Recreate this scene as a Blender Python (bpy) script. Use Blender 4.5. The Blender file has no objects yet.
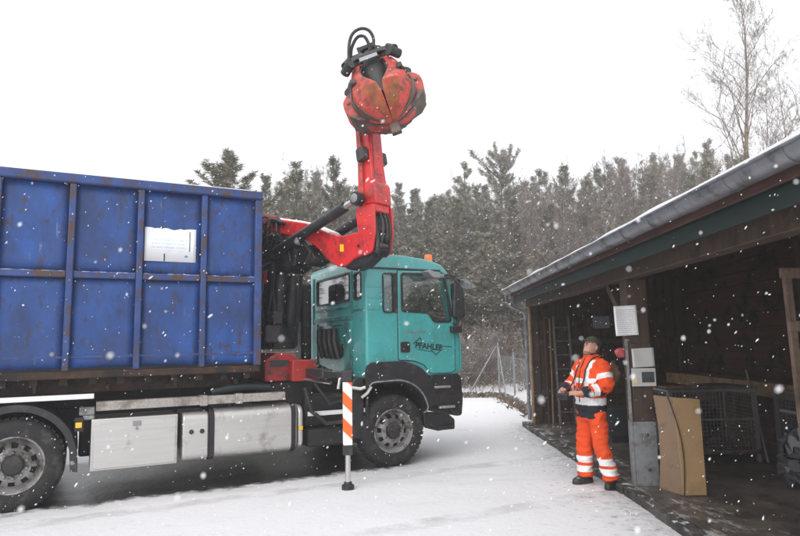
import bpy, bmesh, math, random
from mathutils import Vector, Matrix, noise
R = math.radians
scn = bpy.context.scene
COL = scn.collection
random.seed(7)

# ------------------------------------------------------------------ camera
cam_d = bpy.data.cameras.new("camera")
cam = bpy.data.objects.new("camera", cam_d)
COL.objects.link(cam)
scn.camera = cam
TILT, ROLL, EYE = math.atan(75 / 613), 0.018, 1.72
F = Vector((0, math.cos(TILT), math.sin(TILT)))
RW = Vector((1, 0, 0)); UW = RW.cross(F)
CR = RW * math.cos(ROLL) - UW * math.sin(ROLL)
CU = UW * math.cos(ROLL) + RW * math.sin(ROLL)
cm = Matrix((CR, CU, -F)).transposed().to_4x4()
cm.translation = (0, 0, EYE)
cam.matrix_world = cm
cam_d.sensor_width = 36; cam_d.lens = 613 / 800 * 36
cam_d.clip_start = 0.05; cam_d.clip_end = 1000
cam_d.dof.use_dof = True; cam_d.dof.focus_distance = 9.0; cam_d.dof.aperture_fstop = 4.8

# ------------------------------------------------------------------ world: overcast snow sky
SUN_EL, SUN_AZ = 42, 205
w = bpy.data.worlds.new("World"); scn.world = w; w.use_nodes = True
nt = w.node_tree; nt.nodes.clear()
out = nt.nodes.new("ShaderNodeOutputWorld")
sky = nt.nodes.new("ShaderNodeTexSky"); sky.sky_type = 'NISHITA'; sky.sun_disc = False
sky.sun_elevation = R(SUN_EL); sky.sun_rotation = R(SUN_AZ)
hs = nt.nodes.new("ShaderNodeHueSaturation"); hs.inputs["Saturation"].default_value = 0.15
b1 = nt.nodes.new("ShaderNodeBackground"); b1.inputs[1].default_value = 0.05
b2 = nt.nodes.new("ShaderNodeBackground"); b2.inputs[0].default_value = (0.93, 0.94, 0.965, 1); b2.inputs[1].default_value = 0.93
ad = nt.nodes.new("ShaderNodeAddShader")
nt.links.new(sky.outputs[0], hs.inputs["Color"]); nt.links.new(hs.outputs[0], b1.inputs[0])
nt.links.new(b1.outputs[0], ad.inputs[0]); nt.links.new(b2.outputs[0], ad.inputs[1]); nt.links.new(ad.outputs[0], out.inputs[0])
sun_d = bpy.data.lights.new("sun", 'SUN'); sun_d.energy = 1.4; sun_d.angle = R(50); sun_d.color = (1, 0.97, 0.93)
sun = bpy.data.objects.new("sun", sun_d); COL.objects.link(sun)
_a = R(SUN_AZ)
sd = Vector((math.sin(_a) * math.cos(R(SUN_EL)), math.cos(_a) * math.cos(R(SUN_EL)), math.sin(R(SUN_EL))))
sun.rotation_euler = sd.to_track_quat('Z', 'Y').to_euler()
vs = scn.view_settings
vs.view_transform = 'Standard'; vs.look = 'None'; vs.exposure = 0.21; vs.gamma = 1.0; vs.use_curve_mapping = False
scn.cycles.max_bounces = 8; scn.cycles.transparent_max_bounces = 12; scn.cycles.volume_bounces = 1

# ------------------------------------------------------------------ materials
def mat(name, col, rough=0.6, metal=0.0, var=0.12, scale=5.0, stretch=(1, 1, 1), bump=0.0, bscale=None,
        dirt=None, damt=0.0, dscale=3.0, dstretch=(1, 1, 1), snow=0.0, coat=0.0, spec=0.5, layers=()):
    m = bpy.data.materials.new(name); m.use_nodes = True
    t = m.node_tree; N = t.nodes; L = t.links
    p = N["Principled BSDF"]
    p.inputs["Roughness"].default_value = rough; p.inputs["Metallic"].default_value = metal
    p.inputs["Coat Weight"].default_value = coat; p.inputs["Specular IOR Level"].default_value = spec
    tc = N.new("ShaderNodeTexCoord")
    def nz(sc, st, det=6, rgh=0.6):
        mp = N.new("ShaderNodeMapping"); mp.inputs["Scale"].default_value = st
        n = N.new("ShaderNodeTexNoise"); n.inputs["Scale"].default_value = sc; n.inputs["Detail"].default_value = det; n.inputs["Roughness"].default_value = rgh
        L.new(tc.outputs["Object"], mp.inputs[0]); L.new(mp.outputs[0], n.inputs["Vector"]); return n
    def ramp(src, a, b, va=0.0, vb=1.0):
        r = N.new("ShaderNodeMapRange"); r.inputs[1].default_value = a; r.inputs[2].default_value = b
        r.inputs[3].default_value = va; r.inputs[4].default_value = vb; L.new(src, r.inputs[0]); return r.outputs[0]
    def mix(fac, a, b, mode='MIX'):
        x = N.new("ShaderNodeMix"); x.data_type = 'RGBA'; x.blend_type = mode
        for sock, val in ((x.inputs[0], fac), (x.inputs[6], a), (x.inputs[7], b)):
            if hasattr(val, "is_linked"): L.new(val, sock)
            else: sock.default_value = val if not isinstance(val, (tuple, list)) else (*val[:3], 1)
        return x.outputs[2]
    n0 = nz(scale, stretch)
    c = mix(ramp(n0.outputs[0], 0.3, 0.7), tuple(max(0, v * (1 - var)) for v in col), tuple(min(1, v * (1 + var)) for v in col))
    for (lc, amt, sc, st, soft) in ((dirt, damt, dscale, dstretch, 0.12),) * (1 if dirt else 0) + tuple(layers):
        nn = nz(sc, st, 9, 0.68)
        thr = 0.72 - 0.5 * amt
        c = mix(ramp(nn.outputs[0], thr - soft / 2, thr + soft / 2), c, lc)
    if snow:
        g = N.new("ShaderNodeNewGeometry"); sx = N.new("ShaderNodeSeparateXYZ"); L.new(g.outputs["Normal"], sx.inputs[0])
        nn = nz(9, (1, 1, 1), 8, 0.7)
        mm = N.new("ShaderNodeMath"); mm.operation = 'MULTIPLY'
        L.new(ramp(sx.outputs[2], 0.45, 0.9), mm.inputs[0]); L.new(ramp(nn.outputs[0], 0.62 - 0.4 * snow, 0.72 - 0.4 * snow), mm.inputs[1])
        c = mix(mm.outputs[0], c, (0.8, 0.81, 0.84))
    L.new(c, p.inputs["Base Color"])
    if rough < 0.95 and not metal:
        L.new(ramp(n0.outputs[0], 0.3, 0.7, max(0.03, rough - 0.08), min(1, rough + 0.1)), p.inputs["Roughness"])
    if bump:
        bn = nz(bscale or scale * 4, stretch)
        b = N.new("ShaderNodeBump"); b.inputs["Strength"].default_value = bump; b.inputs["Distance"].default_value = 0.02
        L.new(bn.outputs[0], b.inputs["Height"]); L.new(b.outputs[0], p.inputs["Normal"])
    return m

def glass_mat(name, tint, refl=0.12):
    m = bpy.data.materials.new(name); m.use_nodes = True
    t = m.node_tree; N = t.nodes; L = t.links; N.clear()
    o = N.new("ShaderNodeOutputMaterial"); tr = N.new("ShaderNodeBsdfTransparent"); tr.inputs[0].default_value = (*tint, 1)
    gl = N.new("ShaderNodeBsdfGlossy"); gl.inputs["Roughness"].default_value = 0.03
    fr = N.new("ShaderNodeLayerWeight"); fr.inputs[0].default_value = 0.5
    pw = N.new("ShaderNodeMath"); pw.operation = 'POWER'; L.new(fr.outputs["Facing"], pw.inputs[0]); pw.inputs[1].default_value = 3.5
    ma = N.new("ShaderNodeMath"); ma.operation = 'MULTIPLY_ADD'; L.new(pw.outputs[0], ma.inputs[0]); ma.inputs[1].default_value = 0.7; ma.inputs[2].default_value = refl
    mx = N.new("ShaderNodeMixShader")
    L.new(ma.outputs[0], mx.inputs[0]); L.new(tr.outputs[0], mx.inputs[1]); L.new(gl.outputs[0], mx.inputs[2]); L.new(mx.outputs[0], o.inputs[0])
    return m

RUST = (0.10, 0.045, 0.02)
M = dict(
 blue=mat('rusty_blue_paint', (0.017, 0.078, 0.30), 0.55, var=0.3, scale=2.2, bump=0.15, bscale=9, dirt=(0.055, 0.034, 0.028), damt=0.245, dscale=11, dstretch=(1, 1, 0.45),
          layers=(((0.16, 0.22, 0.42), 0.13, 9, (2.2, 2.2, 0.25), 0.05), ((0.016, 0.034, 0.11), 0.38, 1.6, (1, 1, 0.6), 0.3))),
 bluerib=mat('rusty_blue_rib', (0.026, 0.062, 0.20), 0.6, var=0.35, scale=4, bump=0.25, dirt=(0.07, 0.042, 0.032), damt=0.36, dscale=10, dstretch=(1, 1, 0.5)),
 bluerail=mat('worn_blue_rail', (0.03, 0.06, 0.2), 0.6, var=0.3, scale=4, dirt=(0.075, 0.042, 0.03), damt=0.42, dscale=7, snow=0.35),
 rust=mat('dark_rust', (0.05, 0.026, 0.014), 0.85, var=0.5, scale=4, bump=0.4, dirt=(0.015, 0.012, 0.012), damt=0.45, dscale=3),
 teal=mat('teal_paint', (0.070, 0.365, 0.36), 0.28, var=0.04, scale=2, coat=0.4, dirt=(0.13, 0.33, 0.32), damt=0.15, dscale=7, layers=(((0.06, 0.24, 0.23), 0.22, 3, (1, 1, 0.5), 0.3),)),
 teal_dirty=mat('dusty_teal_paint', (0.042, 0.27, 0.26), 0.42, var=0.12, scale=3, dirt=(0.035, 0.10, 0.10), damt=0.42, dscale=5, dstretch=(1, 1, 0.5)),
 red=mat('red_crane_paint', (0.60, 0.022, 0.022), 0.38, var=0.12, scale=4, coat=0.15, dirt=(0.30, 0.02, 0.018), damt=0.30, dscale=5, snow=0.12, layers=(((0.09, 0.03, 0.025), 0.16, 11, (1, 1, 0.6), 0.08),)),
 redpale=mat('worn_red_paint', (0.5, 0.055, 0.045), 0.55, var=0.25, scale=6, bump=0.1, dirt=(0.14, 0.05, 0.03), damt=0.36, dscale=7, snow=0.15, layers=(((0.62, 0.2, 0.18), 0.20, 5, (1, 1, 1), 0.1),)),
 orust=mat('orange_rust_steel', (0.26, 0.085, 0.032), 0.75, var=0.5, scale=9, bump=0.2, dirt=(0.4, 0.03, 0.025), damt=0.36, dscale=6),
 redlight=mat('pale_red_paint', (0.62, 0.13, 0.12), 0.5, var=0.15, scale=6, dirt=(0.3, 0.04, 0.035), damt=0.28, dscale=6),  # paler red for the face plates of the front tines
 steel=mat('worn_dark_steel', (0.11, 0.085, 0.07), 0.5, 0.35, var=0.4, scale=9, bump=0.2, snow=0.1),
 black=mat('black_plastic', (0.02, 0.019, 0.02), 0.5, var=0.3, scale=6, bump=0.05, dirt=(0.06, 0.053, 0.05), damt=0.25, dscale=4),
 blacksnow=mat('snowy_black_steel', (0.016, 0.016, 0.018), 0.45, var=0.3, scale=6, dirt=(0.05, 0.04, 0.035), damt=0.25, snow=0.16),
 hosegrey=mat('scuffed_hose_rubber', (0.055, 0.052, 0.052), 0.4, var=0.4, scale=9, snow=0.2),
 frame=mat('dirty_chassis_steel', (0.014, 0.013, 0.014), 0.7, var=0.4, scale=5, dirt=(0.03, 0.025, 0.022), damt=0.3, snow=0.05),
 tyre=mat('tyre_rubber', (0.013, 0.0125, 0.013), 0.75, var=0.3, scale=8, bump=0.2, dirt=(0.05, 0.046, 0.043), damt=0.3, dscale=6),
 rim=mat('grey_rim_steel', (0.30, 0.295, 0.29), 0.45, 0.25, var=0.15, scale=12, dirt=(0.1, 0.09, 0.08), damt=0.38, dscale=7),
 chrome=mat('polished_steel', (0.62, 0.61, 0.6), 0.22, 0.95, var=0.05, scale=5),
 alu=mat('brushed_aluminium', (0.56, 0.545, 0.53), 0.38, 0.6, var=0.07, scale=4, stretch=(0.4, 1, 6), dirt=(0.36, 0.34, 0.32), damt=0.19, dscale=3),
 tread=mat('checker_plate_aluminium', (0.40, 0.37, 0.34), 0.45, 0.4, var=0.25, scale=40, bump=0.3, dirt=(0.2, 0.17, 0.15), damt=0.35, snow=0.08),
 white=mat('white_paint', (0.78, 0.78, 0.78), 0.5, var=0.03),
 zinc=mat('zinc_gutter', (0.25, 0.255, 0.275), 0.42, 0.5, var=0.12, scale=6, dirt=(0.13, 0.13, 0.14), damt=0.35, dscale=4, bump=0.06),
 galv=mat('galvanised_steel', (0.26, 0.27, 0.28), 0.5, 0.35, var=0.18, scale=9, dirt=(0.12, 0.11, 0.10), damt=0.28, dscale=5),
 wood=mat('weathered_brown_wood', (0.07, 0.044, 0.029), 0.8, var=0.4, scale=3, stretch=(7, 7, 0.5), bump=0.25, bscale=10, dirt=(0.04, 0.025, 0.018), damt=0.33, dscale=3),
 woodh=mat('stained_brown_planks', (0.055, 0.025, 0.013), 0.8, var=0.4, scale=3, stretch=(5, 0.5, 7), bump=0.25, bscale=10, dirt=(0.014, 0.007, 0.005), damt=0.3, dscale=3),
 woodv=mat('stained_upright_planks', (0.062, 0.030, 0.017), 0.8, var=0.4, scale=3, stretch=(6, 6, 0.4), bump=0.25, bscale=10, dirt=(0.018, 0.01, 0.007), damt=0.3, dscale=3),
 palewood=mat('pale_wood', (0.24, 0.155, 0.085), 0.75, var=0.3, scale=4, stretch=(7, 7, 0.5), bump=0.15, dirt=(0.12, 0.075, 0.04), damt=0.3),
 greywood=mat('grey_brown_wood', (0.15, 0.10, 0.075), 0.8, var=0.35, scale=4, stretch=(6, 6, 0.5), bump=0.2, dirt=(0.07, 0.045, 0.03), damt=0.35),
 fascia=mat('red_brown_fascia', (0.085, 0.040, 0.029), 0.7, var=0.3, scale=4, stretch=(5, 0.4, 5), bump=0.15),
 green=mat('dark_green_board', (0.007, 0.019, 0.016), 0.6, var=0.25, scale=4, stretch=(5, 0.4, 5), bump=0.1),
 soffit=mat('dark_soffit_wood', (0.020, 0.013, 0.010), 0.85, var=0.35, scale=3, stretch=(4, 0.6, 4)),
 tan=mat('tan_fibreboard', (0.37, 0.235, 0.115), 0.75, var=0.10, scale=3, bump=0.04, dirt=(0.29, 0.18, 0.085), damt=0.32, dscale=2.5),
 tandark=mat('shaded_fibreboard', (0.25, 0.165, 0.105), 0.8, var=0.15, scale=3, dirt=(0.17, 0.11, 0.07), damt=0.35),  # darker copy of the tan board, paints shade on the sheet's turned side
 concrete=mat('wet_concrete', (0.10, 0.085, 0.073), 0.5, var=0.35, scale=2.5, bump=0.25, bscale=25, dirt=(0.04, 0.033, 0.028), damt=0.42, dscale=1.6),
 stone=mat('kerb_stone', (0.085, 0.076, 0.07), 0.75, var=0.4, scale=8, bump=0.6, bscale=30, dirt=(0.03, 0.027, 0.025), damt=0.36, snow=0.22),
 orange=mat('orange_lamp_lens', (0.85, 0.20, 0.02), 0.15, var=0.05, coat=0.6),
 yellow=mat('yellow_reflector', (0.9, 0.52, 0.01), 0.25, var=0.05, coat=0.4),
 hivis=mat('hi_vis_orange_cloth', (0.80, 0.085, 0.018), 0.75, var=0.10, scale=6, bump=0.18, bscale=14, spec=0.25),
 navy=mat('navy_cloth', (0.012, 0.014, 0.024), 0.8, var=0.3, scale=10, bump=0.15),
 reflect=mat('reflective_tape', (0.84, 0.84, 0.84), 0.35, var=0.03, scale=10),
 skin=mat('skin', (0.52, 0.27, 0.19), 0.5, var=0.12, scale=14),
 hair=mat('short_grey_hair', (0.07, 0.05, 0.04), 0.85, var=0.3, scale=40),
 cap=mat('olive_cap_cloth', (0.052, 0.047, 0.032), 0.85, var=0.2, scale=20, bump=0.1),
 boot=mat('black_boot_leather', (0.014, 0.013, 0.013), 0.45, var=0.3, scale=10, dirt=(0.06, 0.05, 0.045), damt=0.25, snow=0.12),
 pink=mat('pink_cloth', (0.52, 0.10, 0.11), 0.8, var=0.15, scale=12),
 brownglove=mat('brown_glove_leather', (0.12, 0.065, 0.04), 0.8, var=0.3, scale=14),
 bin=mat('dark_tub_plastic', (0.034, 0.042, 0.042), 0.45, var=0.2, scale=5),
 snow=mat('snow_cover', (0.84, 0.845, 0.86), 0.7, var=0.03, scale=4, bump=0.25, bscale=25),
 flake=mat('snow_flake', (0.93, 0.93, 0.94), 0.8, var=0.0),
 bark=mat('pine_bark', (0.075, 0.058, 0.047), 0.9, var=0.4, scale=6, stretch=(1, 1, 0.3), snow=0.1),
 birchbark=mat('birch_bark', (0.27, 0.20, 0.135), 0.85, var=0.35, scale=5, dirt=(0.09, 0.07, 0.06), damt=0.35, dscale=4),
 twig=mat('bare_twig_bark', (0.155, 0.115, 0.09), 0.9, var=0.35, scale=3, layers=(((0.5, 0.5, 0.52), 0.24, 2.5, (1, 1, 1), 0.2),)),
 needles=mat('pine_needles', (0.095, 0.085, 0.045), 0.8, var=0.4, scale=1.2, layers=(((0.40, 0.38, 0.33), 0.30, 5, (1, 1, 1), 0.15),)),
 needles2=mat('dusty_pine_needles', (0.120, 0.104, 0.062), 0.8, var=0.4, scale=1.0, layers=(((0.44, 0.42, 0.37), 0.36, 4, (1, 1, 1), 0.15),)),
 grass=mat('dead_grass', (0.17, 0.13, 0.095), 0.9, var=0.4, scale=2),
 wire=mat('fence_wire', (0.33, 0.34, 0.35), 0.5, 0.5, var=0.1),
 cage=mat('cage_wire', (0.16, 0.155, 0.15), 0.5, 0.3, var=0.2, scale=8),
 sack=mat('grey_plastic_sack', (0.085, 0.085, 0.09), 0.35, var=0.3, scale=5),
 sackred=mat('red_print', (0.4, 0.03, 0.03), 0.4),
 hydred=mat('dull_red_paint', (0.30, 0.018, 0.016), 0.45, var=0.25, scale=6, dirt=(0.07, 0.02, 0.015), damt=0.34, snow=0.08),
 seat=mat('seat_cloth', (0.03, 0.032, 0.035), 0.9, var=0.2),
 ink=mat('black_print', (0.008, 0.022, 0.024), 0.6),
 inkgrey=mat('grey_print', (0.03, 0.11, 0.11), 0.5),
 redwin=mat('red_reflection_and_button', (0.42, 0.03, 0.015), 0.2, coat=0.5),
)
M['glass'] = glass_mat('side_glass', (0.94, 0.96, 0.95), 0.05)
M['rearglass'] = glass_mat('rear_glass', (0.6, 0.63, 0.63), 0.30)

def print_mat(name, base, ink, lines, contrast, region, logo=None, tear=0.0):
    """flat print on a sheet: rows of text, axis u = object X, v = object Z in metres"""
    m = bpy.data.materials.new(name); m.use_nodes = True
    t = m.node_tree; N = t.nodes; L = t.links; p = N["Principled BSDF"]; p.inputs["Roughness"].default_value = 0.6
    tc = N.new("ShaderNodeTexCoord"); sp = N.new("ShaderNodeSeparateXYZ"); L.new(tc.outputs["Generated"], sp.inputs[0])
    def mth(op, a, b=None):
        x = N.new("ShaderNodeMath"); x.operation = op
        for i, v_ in enumerate((a, b)):
            if v_ is None: continue
            if hasattr(v_, "is_linked"): L.new(v_, x.inputs[i])
            else: x.inputs[i].default_value = v_
        return x.outputs[0]
    U, V = sp.outputs[0], sp.outputs[2]
    row = mth('GREATER_THAN', mth('FRACT', mth('MULTIPLY', V, lines)), 0.5)
    mp = N.new("ShaderNodeMapping"); mp.inputs["Scale"].default_value = (45, 1, lines)
    n = N.new("ShaderNodeTexNoise"); n.inputs["Scale"].default_value = 1.0; n.inputs["Detail"].default_value = 2
    fl = N.new("ShaderNodeCombineXYZ"); L.new(mth('MULTIPLY', U, 40.0), fl.inputs[0]); L.new(mth('FLOOR', mth('MULTIPLY', V, lines)), fl.inputs[2])
    L.new(fl.outputs[0], n.inputs["Vector"])
    word = mth('GREATER_THAN', n.outputs[0], 0.47)
    u0, u1, v0, v1 = region
    inside = mth('MULTIPLY', mth('MULTIPLY', mth('GREATER_THAN', U, u0), mth('LESS_THAN', U, u1)), mth('MULTIPLY', mth('GREATER_THAN', V, v0), mth('LESS_THAN', V, v1)))
    fac = mth('MULTIPLY', mth('MULTIPLY', mth('MULTIPLY', row, word), inside), contrast)
    x = N.new("ShaderNodeMix"); x.data_type = 'RGBA'; L.new(fac, x.inputs[0]); x.inputs[6].default_value = (*base, 1); x.inputs[7].default_value = (*ink, 1)
    c = x.outputs[2]
    if logo:
        (lu, lv, lr, lc) = logo
        d = mth('ADD', mth('POWER', mth('SUBTRACT', U, lu), 2.0), mth('POWER', mth('SUBTRACT', V, lv), 2.0))
        y = N.new("ShaderNodeMix"); y.data_type = 'RGBA'; L.new(mth('LESS_THAN', d, lr * lr), y.inputs[0]); L.new(c, y.inputs[6]); y.inputs[7].default_value = (*lc, 1); c = y.outputs[2]
    L.new(c, p.inputs["Base Color"])
    return m

M['paper'] = print_mat('printed_paper', (0.80, 0.80, 0.80), (0.25, 0.25, 0.27), 15, 0.6, (0.1, 0.9, 0.07, 0.9))
M['paperold'] = print_mat('weathered_paper', (0.52, 0.51, 0.50), (0.30, 0.30, 0.30), 19, 0.4, (0.1, 0.9, 0.1, 0.9))
M['plaque'] = print_mat('faded_plaque_print', (0.80, 0.81, 0.83), (0.35, 0.52, 0.66), 9, 0.5, (0.14, 0.82, 0.32, 0.66), (0.81, 0.17, 0.035, (0.1, 0.42, 0.55)))
M['photo'] = mat('dark_picture_print', (0.05, 0.055, 0.06), 0.5, var=0.6, scale=20)

def stripe_mat():
    m = mat('warning_stripes', (0.8, 0.8, 0.8), 0.4, var=0.02)
    t = m.node_tree; N = t.nodes; L = t.links; p = N["Principled BSDF"]
    tc = N.new("ShaderNodeTexCoord"); sp = N.new("ShaderNodeSeparateXYZ"); L.new(tc.outputs["Object"], sp.inputs[0])
    a = N.new("ShaderNodeMath"); a.operation = 'ADD'; L.new(sp.outputs[0], a.inputs[0]); L.new(sp.outputs[2], a.inputs[1])
    b = N.new("ShaderNodeMath"); b.operation = 'MULTIPLY_ADD'; L.new(a.outputs[0], b.inputs[0]); b.inputs[1].default_value = 1 / 0.315; b.inputs[2].default_value = STRIPE_OFF
    f = N.new("ShaderNodeMath"); f.operation = 'FRACT'; L.new(b.outputs[0], f.inputs[0])
    g = N.new("ShaderNodeMath"); g.operation = 'GREATER_THAN'; L.new(f.outputs[0], g.inputs[0]); g.inputs[1].default_value = 0.5
    x = N.new("ShaderNodeMix"); x.data_type = 'RGBA'; L.new(g.outputs[0], x.inputs[0]); x.inputs[6].default_value = (0.82, 0.82, 0.82, 1); x.inputs[7].default_value = (0.9, 0.14, 0.015, 1)
    L.new(x.outputs[2], p.inputs["Base Color"])
    return m
STRIPE_OFF = 0.25
M['stripes'] = stripe_mat()

# ------------------------------------------------------------------ mesh builder
class MB:
    def __init__(s, X=None): s.v = []; s.f = []; s.m = []; s.X = X; s.mi = 0
    def add(s, vs, fs):
        b = len(s.v)
        for p in vs:
            p = Vector(p); s.v.append(s.X @ p if s.X else p)
        for f in fs: s.f.append([b + i for i in f]); s.m.append(s.mi)
        return s
    def box(s, x0, x1, y0, y1, z0, z1):
        return s.add([(x0, y0, z0), (x1, y0, z0), (x1, y1, z0), (x0, y1, z0), (x0, y0, z1), (x1, y0, z1), (x1, y1, z1), (x0, y1, z1)],
                     [(0, 3, 2, 1), (4, 5, 6, 7), (0, 1, 5, 4), (1, 2, 6, 5), (2, 3, 7, 6), (3, 0, 4, 7)])
    def beam(s, p0, p1, a, b, up=(0, 0, 1)):
        """box from p0 to p1, a wide sideways, b high along up"""
        p0, p1 = Vector(p0), Vector(p1); d = (p1 - p0).normalized(); up = Vector(up)
        n = d.cross(up)
        if n.length < 1e-4: n = d.cross(Vector((0, 1, 0)))
        n.normalize(); t = n.cross(d)
        vs = [q + n * (i * a / 2) + t * (j * b / 2) for q in (p0, p1) for i, j in ((-1, -1), (1, -1), (1, 1), (-1, 1))]
        return s.add(vs, [(0, 3, 2, 1), (4, 5, 6, 7), (0, 1, 5, 4), (1, 2, 6, 5), (2, 3, 7, 6), (3, 0, 4, 7)])
    def prism(s, poly, fn, a, b):
        """poly in 2-D, fn(p, q, h) -> xyz, from h=a to h=b"""
        n = len(poly)
        s.add([fn(p, q, a) for p, q in poly] + [fn(p, q, b) for p, q in poly],
              [list(range(n))[::-1], list(range(n, 2 * n))] + [(i, (i + 1) % n, n + (i + 1) % n, n + i) for i in range(n)])
        return s
    def loft(s, rings, cap=True, closed=True):
        n = len(rings[0]); b = [p for r in rings for p in r]; fs = []
        for k in range(len(rings) - 1):
            for i in range(n if closed else n - 1):
                j = (i + 1) % n
                fs.append((k * n + i, k * n + j, (k + 1) * n + j, (k + 1) * n + i))
        if cap and closed: fs += [list(range(n))[::-1], [(len(rings) - 1) * n + i for i in range(n)]]
        return s.add(b, fs)
    def tube(s, pts, r, n=8, cap=True):
        pts = [Vector(p) for p in pts]; rr = r if isinstance(r, (list, tuple)) else [r] * len(pts)
        rings = []; t0 = (pts[1] - pts[0]).normalized()
        u_ = t0.orthogonal().normalized()
        for i, p in enumerate(pts):
            t = ((pts[min(i + 1, len(pts) - 1)]) - pts[max(i - 1, 0)]).normalized()
            u_ = (u_ - t * u_.dot(t)).normalized(); v_ = t.cross(u_)
            rings.append([p + (u_ * math.cos(2 * math.pi * k / n) + v_ * math.sin(2 * math.pi * k / n)) * rr[i] for k in range(n)])
        return s.loft(rings, cap)
    def lathe(s, prof, c, ax=(0, 0, 1), n=24, cap=True):
        ax = Vector(ax).normalized(); c = Vector(c); e = ax.orthogonal().normalized(); g = ax.cross(e)
        return s.loft([[c + ax * h + (e * math.cos(2 * math.pi * k / n) + g * math.sin(2 * math.pi * k / n)) * r for k in range(n)] for r, h in prof], cap)
    def ball(s, c, r, n=10, sx=(1, 1, 1)):
        c = Vector(c); rings = []
        for i in range(1, n // 2 + 2):
            a = math.pi * i / (n // 2 + 2)
            rings.append([c + Vector((r * math.sin(a) * math.cos(2 * math.pi * k / n) * sx[0], r * math.sin(a) * math.sin(2 * math.pi * k / n) * sx[1], -r * math.cos(a) * sx[2])) for k in range(n)])
        return s.loft(rings)

def mesh_from(mb, name, mats, inv=None, smooth=True, recalc=True, ang=35):
    me = bpy.data.meshes.new(name)
    vs = [inv @ p for p in mb.v] if inv else mb.v
    me.from_pydata([tuple(p) for p in vs], [], mb.f)
    for m in (mats if isinstance(mats, (list, tuple)) else [mats]): me.materials.append(M[m] if isinstance(m, str) else m)
    if any(mb.m): me.polygons.foreach_set("material_index", mb.m)
    if recalc:
        bm = bmesh.new(); bm.from_mesh(me); bmesh.ops.recalc_face_normals(bm, faces=bm.faces); bm.to_mesh(me); bm.free()
    if smooth:
        me.shade_smooth(); me.set_sharp_from_angle(angle=R(ang))
    me.update(); return me

ROOTS = {}
def tag(o, label=None, cat=None, group=None, kind=None):
    for k, v_ in (("label", label), ("category", cat), ("group", group), ("kind", kind)):
        if v_: o[k] = v_
    return o
def thing(name, mat_world, label, cat, group=None):
    """an Empty at the thing's base; its parts are built in world space and carried over"""
    o = bpy.data.objects.new(name, None); o.empty_display_size = 0.2
    X = mat_world if isinstance(mat_world, Matrix) else Matrix.Translation(mat_world)
    o.matrix_world = X; COL.objects.link(o); ROOTS[o] = X.inverted()
    return tag(o, label, cat, group)
def part(name, mb, mats, parent, bevel=0.0, seg=2, label=None, smooth=True, ang=35, recalc=True, kind=None):
    """a mesh under a thing or under another part"""
    root = parent
    while root not in ROOTS: root = root.parent
    o = bpy.data.objects.new(name, mesh_from(mb, name, mats, ROOTS[root], smooth, recalc, ang))
    COL.objects.link(o); o.parent = parent
    if bevel: bev(o, bevel, seg)
    if label: o["label"] = label
    if kind: o["kind"] = kind
    return o
def solo(name, mb, mats, label=None, cat=None, group=None, kind=None, base=None, bevel=0.0, smooth=True, ang=35, recalc=True):
    """a thing that is one mesh"""
    base = Vector(base) if base is not None else Vector((0, 0, 0))
    o = bpy.data.objects.new(name, mesh_from(mb, name, mats, Matrix.Translation(-base), smooth, recalc, ang))
    o.location = base; COL.objects.link(o); ROOTS[o] = Matrix.Translation(-base)
    if bevel: bev(o, bevel)
    return tag(o, label, cat, group, kind)
def bev(o, w_, seg=2):
    b = o.modifiers.new("bevel", 'BEVEL'); b.width = w_; b.segments = seg; b.limit_method = 'ANGLE'; b.angle_limit = R(38); b.harden_normals = False
def child_copy(o, parent, loc=None):
    c = o.copy(); COL.objects.link(c); c.parent = parent
    if loc is not None: c.location = loc
    for ch in list(o.children): child_copy(ch, c)
    return c
def copy_tree(o, X, label=None, group=None):
    c = o.copy(); COL.objects.link(c); c.matrix_world = X
    if label: c["label"] = label
    if group: c["group"] = group
    for ch in list(o.children): child_copy(ch, c)
    return c
def evaluated(o):
    dg = bpy.context.evaluated_depsgraph_get(); dg.update()
    return bpy.data.meshes.new_from_object(o.evaluated_get(dg))
def carve(base, cutters):
    """solid minus cutters: returns a mesh"""
    hs_ = []
    for c in cutters:
        me = mesh_from(c, "cutter", [], smooth=False); co = bpy.data.objects.new("cutter", me); COL.objects.link(co); hs_.append(co)
        b = base.modifiers.new("cut", 'BOOLEAN'); b.operation = 'DIFFERENCE'; b.solver = 'EXACT'; b.object = co
    me = evaluated(base)
    base.modifiers.clear(); base.data = me
    for co in hs_:
        d = co.data; bpy.data.objects.remove(co); bpy.data.meshes.remove(d)
    return base

# ------------------------------------------------------------------ frames
TH = R(27.5)
TA = Vector((-0.12, 8.85, 0))
TM = Matrix.Translation(TA) @ Matrix.Rotation(TH, 4, 'Z')       # truck frame: x forward, y away from the camera, z up
def tw(s, y, z): return TM @ Vector((s, y, z))
SIDE = lambda p, q, h: (p, h, q)                                  # 2-D (x,z), thickness along y
def rrect(x0, x1, z0, z1, r, n=4):
    pts = []
    for cx, cz, a0 in ((x1 - r, z1 - r, 0), (x0 + r, z1 - r, 90), (x0 + r, z0 + r, 180), (x1 - r, z0 + r, 270)):
        for k in range(n + 1):
            a = R(a0 + 90 * k / n); pts.append((cx + r * math.cos(a), cz + r * math.sin(a)))
    return pts
def rpoly(pts, r, n=3):
    """round a polygon's corners"""
    o = []; m = len(pts)
    for i in range(m):
        p = Vector(pts[i]); a = Vector(pts[i - 1]) - p; b = Vector(pts[(i + 1) % m]) - p
        ra = min(r, a.length * 0.45, b.length * 0.45); A_ = p + a.normalized() * ra; B_ = p + b.normalized() * ra
        for k in range(n + 1):
            t = k / n; o.append(tuple((A_ * (1 - t) ** 2 + p * 2 * t * (1 - t) + B_ * t * t)))
    return o
def TB(): return MB(TM)
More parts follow.
